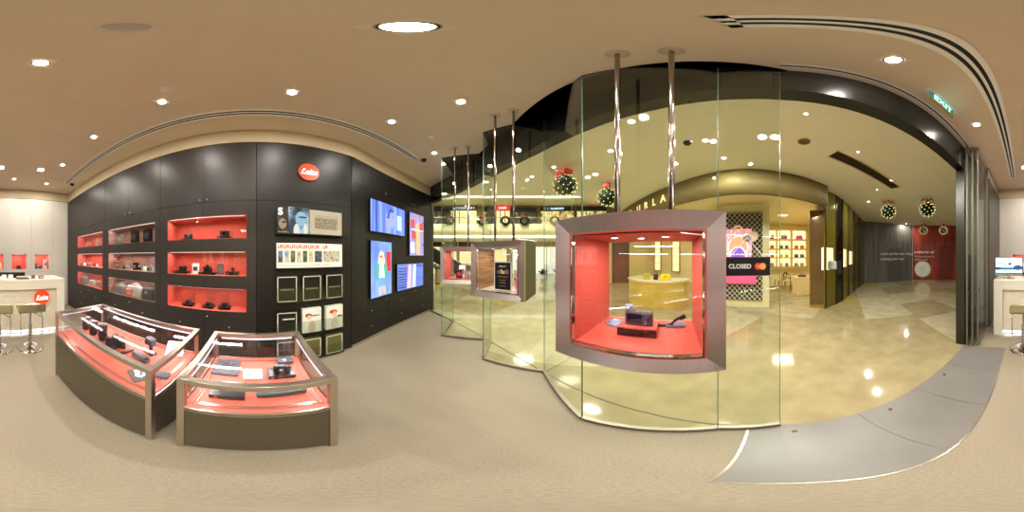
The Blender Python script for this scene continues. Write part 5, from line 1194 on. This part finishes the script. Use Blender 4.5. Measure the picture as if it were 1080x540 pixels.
# gold counter with yellow bags (seen through the large box)
t=thing('gold_counter','curved gold display counter with a pale top, seen through the large hanging box','counter',(4.1,3.3,0))
pl=[(3.75,4.3),(3.5,3.6),(3.72,2.9),(4.3,2.45),(4.8,2.6),(4.6,3.3),(4.5,4.4)]; pc_=smooth(pl+[pl[0]],4)[:-1]
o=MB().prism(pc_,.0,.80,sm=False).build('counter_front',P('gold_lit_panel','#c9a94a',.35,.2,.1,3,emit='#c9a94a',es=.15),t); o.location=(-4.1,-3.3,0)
cx_=sum(p[0] for p in pc_)/len(pc_); cyy=sum(p[1] for p in pc_)/len(pc_)
o=MB().prism([(cx_+(p[0]-cx_)*1.04,cyy+(p[1]-cyy)*1.04) for p in pc_],.80,.85).build('counter_top',M_cream,t); o.location=(-4.1,-3.3,0)
bag('bright yellow handbag on the gold counter, larger one',(4.05,2.95,.851),faceto(-.8,-.55),.34,.14,.2,P('yellow_leather','#e0c81a',.4),name='handbag',cat='handbag',hand=.12)
bag('small yellow and grey handbag at the left end of the gold counter',(3.85,3.55,.851),faceto(-.8,-.55),.2,.1,.2,P('yellow_grey','#b8a838',.4),name='handbag',cat='handbag',hand=.12)
bag('small black handbag in the middle of the gold counter',(3.95,3.25,.851),faceto(-.8,-.55),.15,.1,.18,M_blk,name='handbag',cat='handbag',hand=.08)
# lit vertical showcases behind the counter
for y_,l,hh in((6.9,'left',2.55),(5.45,'middle',2.7),(3.9,'right',2.6)):
    t=thing('tall_showcase','tall narrow lit showcase behind the gold counter, %s of three'%l,'showcase',(8.55,y_,0),-R9); f=MB(); f.box(-.3,-.25,0,.1,.6,hh+.3);f.box(.25,.3,0,.1,.6,hh+.3);f.box(-.25,.25,0,.1,.6,.65);f.box(-.25,.25,0,.1,hh+.25,hh+.3); f.build('showcase_frame',M_goldt,t); MB().box(-.25,.25,.06,.09,.65,hh+.25).build('lit_back',P('lit_cream_back','#fff3c4'),t); 
    s=MB(); [s.box(-.25,.25,.0,.06,z,z+.02) for z in(1.1,1.6,2.1)]; s.build('shelf',M_cream,t)
t=thing('glass_screen_wall','tall brown framed opening at the far side of the bag shop','opening',(5.9,7.5,0),faceto(-.6,-.8)); MB().box(-.5,-.42,0,.1,0,3.2).build('frame_post',M_brown,t); MB().box(.42,.5,0,.1,0,3.2).build('frame_post',M_brown,t); MB().box(-.42,.42,0,.1,2.5,3.2).build('frame_head',M_brown,t); MB().box(-.42,.42,.04,.08,0,2.5).build('dark_door',P('dark_wood_door','#5a4a30',.4),t)
# ------------------------------------------------------------------ atrium: gallery, far shops
def arc(r,a0,a1,n=40,c=(0,0)): return [(c[0]+r*sin(radians(a0+(a1-a0)*i/n)),c[1]+r*cos(radians(a0+(a1-a0)*i/n))) for i in range(n+1)]
A0,A1=-52,46
gp=MB().strip(arc(12,A0,A1),.35,3.05,4.0,sm=True); struct('wall_gallery',gp,P('gallery_cream','#e6dcb4',.5,0,.02,2))
gs=MB().prism(arc(12.35,A0,A1)+list(reversed(arc(15,A0,A1))),3.05,3.35); struct('floor.003',gs,M_cream)
ln2=MB().strip(arc(11.97,A0,A1),.03,2.98,3.10); tag(ln2.build('cove_light_band',E('cove_glow','#fffbe8',4.0)),'continuous white cove light under the edge of the upper gallery','light band')
un=MB().prism(arc(12.0,A0,A1)+list(reversed(arc(15.2,A0,A1))),2.90,2.96); struct('ceiling.002',un,M_mceil)
uc=MB().prism(arc(15.2,A0,A1)+[(14,4),(6.2,6.4),(3.6,5.4),(1.6,4.75),(-.4,4.6),(-2.8,5.2),(-10,4)],6.35,6.45); struct('ceiling.003',uc,M_mceil)
ril=MB().strip(arc(12.4,A0,A1),.5,6.2,6.349); tag(ril.build('ring_soffit',M_mceil),'curved raised ring around the atrium ceiling','ceiling ring')
rg=MB().strip(arc(12.3,A0,A1),.05,6.24,6.33); tag(rg.build('ring_light',E('ring_glow','#fff8dc',2.2)),'thin curved light line on the atrium ceiling','light band')
uw=MB().strip(arc(15,A0,A1),.2,3.35,6.35); struct('wall_upper',uw,P('olive_upper_wall','#8a7c3c',.4,.2,.06,1))
lw=MB().strip(arc(15,A0,A1),.2,0,2.9); struct('wall_lower',lw,P('lower_cream_wall','#e4dcb8',.5,0,.03,1))
sd=MB().box(-11,-2.95,3.6,3.75,0,6.35); struct('wall_mall_side',sd,M_cream)
for a_,r_ in((-28,10.5),(-12,10.5),(4,10.5),(20,8.0),(-20,6.8),(0,7)):
    light('AREA','atrium_light',(r_*sin(radians(a_)),r_*cos(radians(a_)),6.15),130 if r_>8 else 60,None,size=1.2,col=(1,.95,.76))
    t=thing('atrium_lamp','round flush lamp in the atrium ceiling %s'%{-28:'far left',-12:'left of centre',4:'at the centre',20:'on the right',-20:'near left',0:'near centre'}[a_],'ceiling lamp',(r_*sin(radians(a_)),r_*cos(radians(a_)),6.345)); MB().lathe([(.3,-.0),(.3,-.03),(.24,-.04)],24).build('lamp_ring',M_cream,t); MB().cyl((0,0,-.02),(0,0,-.035),.24,n=24).build('diffuser',E('warm_panel_glow','#fff0c8',2),t)
def bay(px0,px1,r,z0,z1,label,matw,sign=None,name='far_shopfront',sgh=.42,letters=None):
    a0=(px0-540)/3; a1=(px1-540)/3; am=radians((a0+a1)/2); W=r*tan(radians((a1-a0)/2))
    t=thing(name,label,'shopfront',(r*sin(am),r*cos(am),z0),faceto(-sin(am),-cos(am))); H=z1-z0
    MB().box(-W,W,.1,.14,0,H-sgh).build('shop_window',matw,t)
    f=MB(); 
    for k in range(4): x=-W+k*2*W/3; f.box(x-.03,x+.03,.0,.12,0,H-sgh)
    f.build('window_frame',P('dark_mullion','#2b2114'),t)
    MB().box(-W,W,-.02,.12,H-sgh,H).build('sign_band',sign or M_blk,t)
    if letters: text(letters[0],sgh*.62,letters[1],t,(0,-.03,H-sgh/2),'sign_letters',extrude=.005)
    return t
LITW=E('shopwin_warm','#ffe9a8',1.3); LITY=IMG('shopwin_mixed',[('n',['#3a2c14','#c8a850','#fff0c0','#6a5020'],1,(2.5,2.5,2))],.9); LITD=IMG('shopwin_dark',[('n',['#14100a','#3a3018','#a89050'],1,(3,3,3))],.5)
WL=E('sign_white_glow','#f4faff',2.2)
bay(455,474,14.7,3.36,6.15,'dark shopfront on the upper gallery, nearest the screen wall',LITD)
bay(475,503,14.7,3.36,6.25,'warm lit shopfront on the upper gallery with a black sign band',LITW,letters=('A C C E S S O R Y',WL))
bay(511,521,14.7,3.36,6.15,'narrow dark window on the upper gallery left of the red sign',LITD)
bay(522,538,14.7,3.36,6.3,'upper gallery shopfront with a small glowing red sign',LITW,sign=E('red_sign_glow','#d8382a',1.4),sgh=.5,letters=('CAFE',WL))
bay(539,566,14.7,3.36,6.1,'dark mixed shopfront on the upper gallery right of the red sign',LITD)
bay(570,606,14.7,3.36,6.2,'upper gallery shopfront with bluish white sign letters',LITY,letters=('BURBERRY',E('bluewhite_glow','#cfe8ff',3)))
bay(608,640,14.7,3.36,6.2,'upper gallery shopfront partly behind the second foliage ball',LITY)
bay(455,482,14.7,0,2.85,'ground floor shopfront behind the escalator with a black sign band',LITW)
bay(484,535,14.7,0,2.85,'ground floor shopfront seen behind the box with the black poster',LITW,letters=('BOUTIQUE',WL))
bay(540,562,14.7,0,2.85,'bright ground floor window to the right of the wood-lined box',E('shopwin_white','#fff8e0',1.2),sign=M_cream)
bay(564,602,14.7,0,2.85,'ground floor shop with pale lattice windows left of the large box',E('shopwin_white','#fff8e0',1.2),sign=M_cream)
bay(606,662,13.2,0,2.85,'ground floor shopfront seen to the left inside the large box back glass',LITW,sign=M_cream)
# gallery railing wreaths
gw='dark wreaths on the gallery railing'
w0=thing('wreath','round dark wreath with red bow on the gallery railing','wreath',(0,0,0),0,gw); m=MB(); m.tube([(.28*cos(2*pi*k/20),0,.28*sin(2*pi*k/20)) for k in range(20)],.09,8,closed=True); m.build('wreath_ring',P('dark_green_leaves','#1c2a12'),w0)
m=MB(); m.sphere((0,-.1,.26),.07,8); m.add([(0,-.1,.26),(-.16,-.1,.34),(-.16,-.1,.2)],[(0,1,2)]); m.add([(0,-.1,.26),(.16,-.1,.2),(.16,-.1,.34)],[(0,1,2)]); m.build('bow',P('red_ribbon','#a3121c'),w0)
wp=[(474,'behind the poles of the far box'),(509,'left of the red sign'),(533,'below the red sign'),(553,'right of the red sign'),(585,'below the bluish sign letters')]
for i,(px,l) in enumerate(wp):
    a_,_=ang(px,270); loc=(11.86*sin(a_),11.86*cos(a_),4.22); c_=w0 if i==0 else clone(w0,loc,0,''); c_.location=loc; c_.rotation_euler.z=faceto(-sin(a_),-cos(a_)); c_['label']='dark wreath with red bow on the gallery railing, '+l
hr=MB(); hr.tube([(x,y,4.52) for x,y in arc(12.1,A0,A1)],.025,8); t=thing('gallery_railing','steel and glass railing along the upper gallery edge','railing',(0,12.1,4.0)); o=hr.build('handrail',M_stl,t); o.location=(0,-12.1,-4.0)
o=MB().strip(arc(12.1,A0,A1),.012,4.0,4.5).build('railing_glass',M_cglass,t); o.location=(0,-12.1,-4.0)
# green hanging exit sign in the mall
a_,_=ang(603,270); t=thing('exit_sign','small green exit sign hanging in the mall beneath the nearest foliage ball','exit sign',(5*sin(a_),5*cos(a_),2.45),faceto(-sin(a_),-cos(a_))); MB().box(-.14,.14,-.02,.02,0,.2).build('sign_box',P('green_lit','#3c9a72',.4,emit='#3c9a72',es=.7),t); text('EXIT',.11,M_glow,t,(0,-.022,.1),'exit_letters',extrude=.001); MB().cyl((0,0,.2),(0,0,CEIL-2.45),.008,n=8).build('hanging_rod',M_silv,t)
# escalator, bin, planter
t=thing('escalator','dark escalator rising to the left behind the glass front','escalator',(-5.3,9.6,0),radians(25))
def incl(x): return .0 if x>2.4 else (2.4-x)*.58
for yy,l in((-.55,0),(.55,1)):
    m=MB(); pts=[(3.4,0),(2.4,.0),(-3.2,3.25),(-3.2,4.1),(2.2,.98),(3.4,.95)]; m.prism(pts,-.05,.05,M=Matrix.Translation((0,yy,0))@Matrix.Rotation(pi/2,4,'X')); m.build('balustrade',P('escalator_dark','#26241f',.3,.3),t)
    MB().tube([(3.45,yy,.5),(3.5,yy,.8),(3.3,yy,1.0),(2.2,yy,1.02),(-3.2,yy,4.15)],.05,8).build('handrail',M_silv,t)
m=MB()
for k in range(24): x=2.3-k*.23; m.box(x-.23,x,-.5,.5,k*.133-.25 if k>2 else 0,k*.133+.02)
m.build('steps',P('step_grey','#8a8a88',.4,.6),t)
x,y=at_z(461.5,299,0); t=thing('litter_bin','tall steel litter bin standing before the escalator','bin',(x,y,0)); MB().cyl((0,0,.04),(0,0,.86),.16,n=28).build('bin_body',M_stl,t); MB().cyl((0,0,0),(0,0,.04),.165,n=28).build('bin_foot',M_blk,t); MB().lathe([(.165,.86),(.165,.92),(.12,.95),(.0005,.95)],28).build('bin_lid',M_blk,t)
def planter(px,py,label,s=1):
    x,y=at_z(px,py,0); t=thing('potted_plant',label,'plant',(x,y,0),0); MB().lathe([(.0005,0),(.16*s,0),(.2*s,.4*s),(.18*s,.4*s),(.16*s,.36*s),(.0005,.36*s)],20).build('pot',M_whitep,t); m=MB(); rnd=random.Random(px)
    for i in range(60):
        a=rnd.uniform(0,2*pi);l=rnd.uniform(.3,.7)*s;e=rnd.uniform(.3,1.4);d=Vector((cos(a)*cos(e),sin(a)*cos(e),sin(e)));b=Vector((0,0,.36*s));q=Vector((-sin(a),cos(a),0))*.035*s
        m.add([b,b+d*l*.5+q,b+d*l-Vector((0,0,.08*s)),b+d*l*.5-q],[(0,1,2,3)])
    m.build('leaves',P('plant_green','#3f5a26',.5,0,.3,20),t)
planter(573,296,'leafy green plant in a white pot in front of the far pale shop'); planter(588,294,'second leafy plant in a white pot, nearer the large hanging box')
t=thing('counter_kiosk','low white and dark kiosk on the mall floor right of the wood-lined box','kiosk',(11*sin(radians(4.5)),11*cos(radians(4.5)),0),faceto(-.15,-.98)); MB().rbox(-.75,.75,-.3,.3,.12,.62,r=.1).build('kiosk_body',M_cream,t); MB().rbox(-.77,.77,-.32,.32,.62,.68,r=.1).build('kiosk_top',M_whitep,t); MB().rbox(-.7,.7,-.27,.27,0,.12,r=.1).build('kiosk_base',M_blk,t)
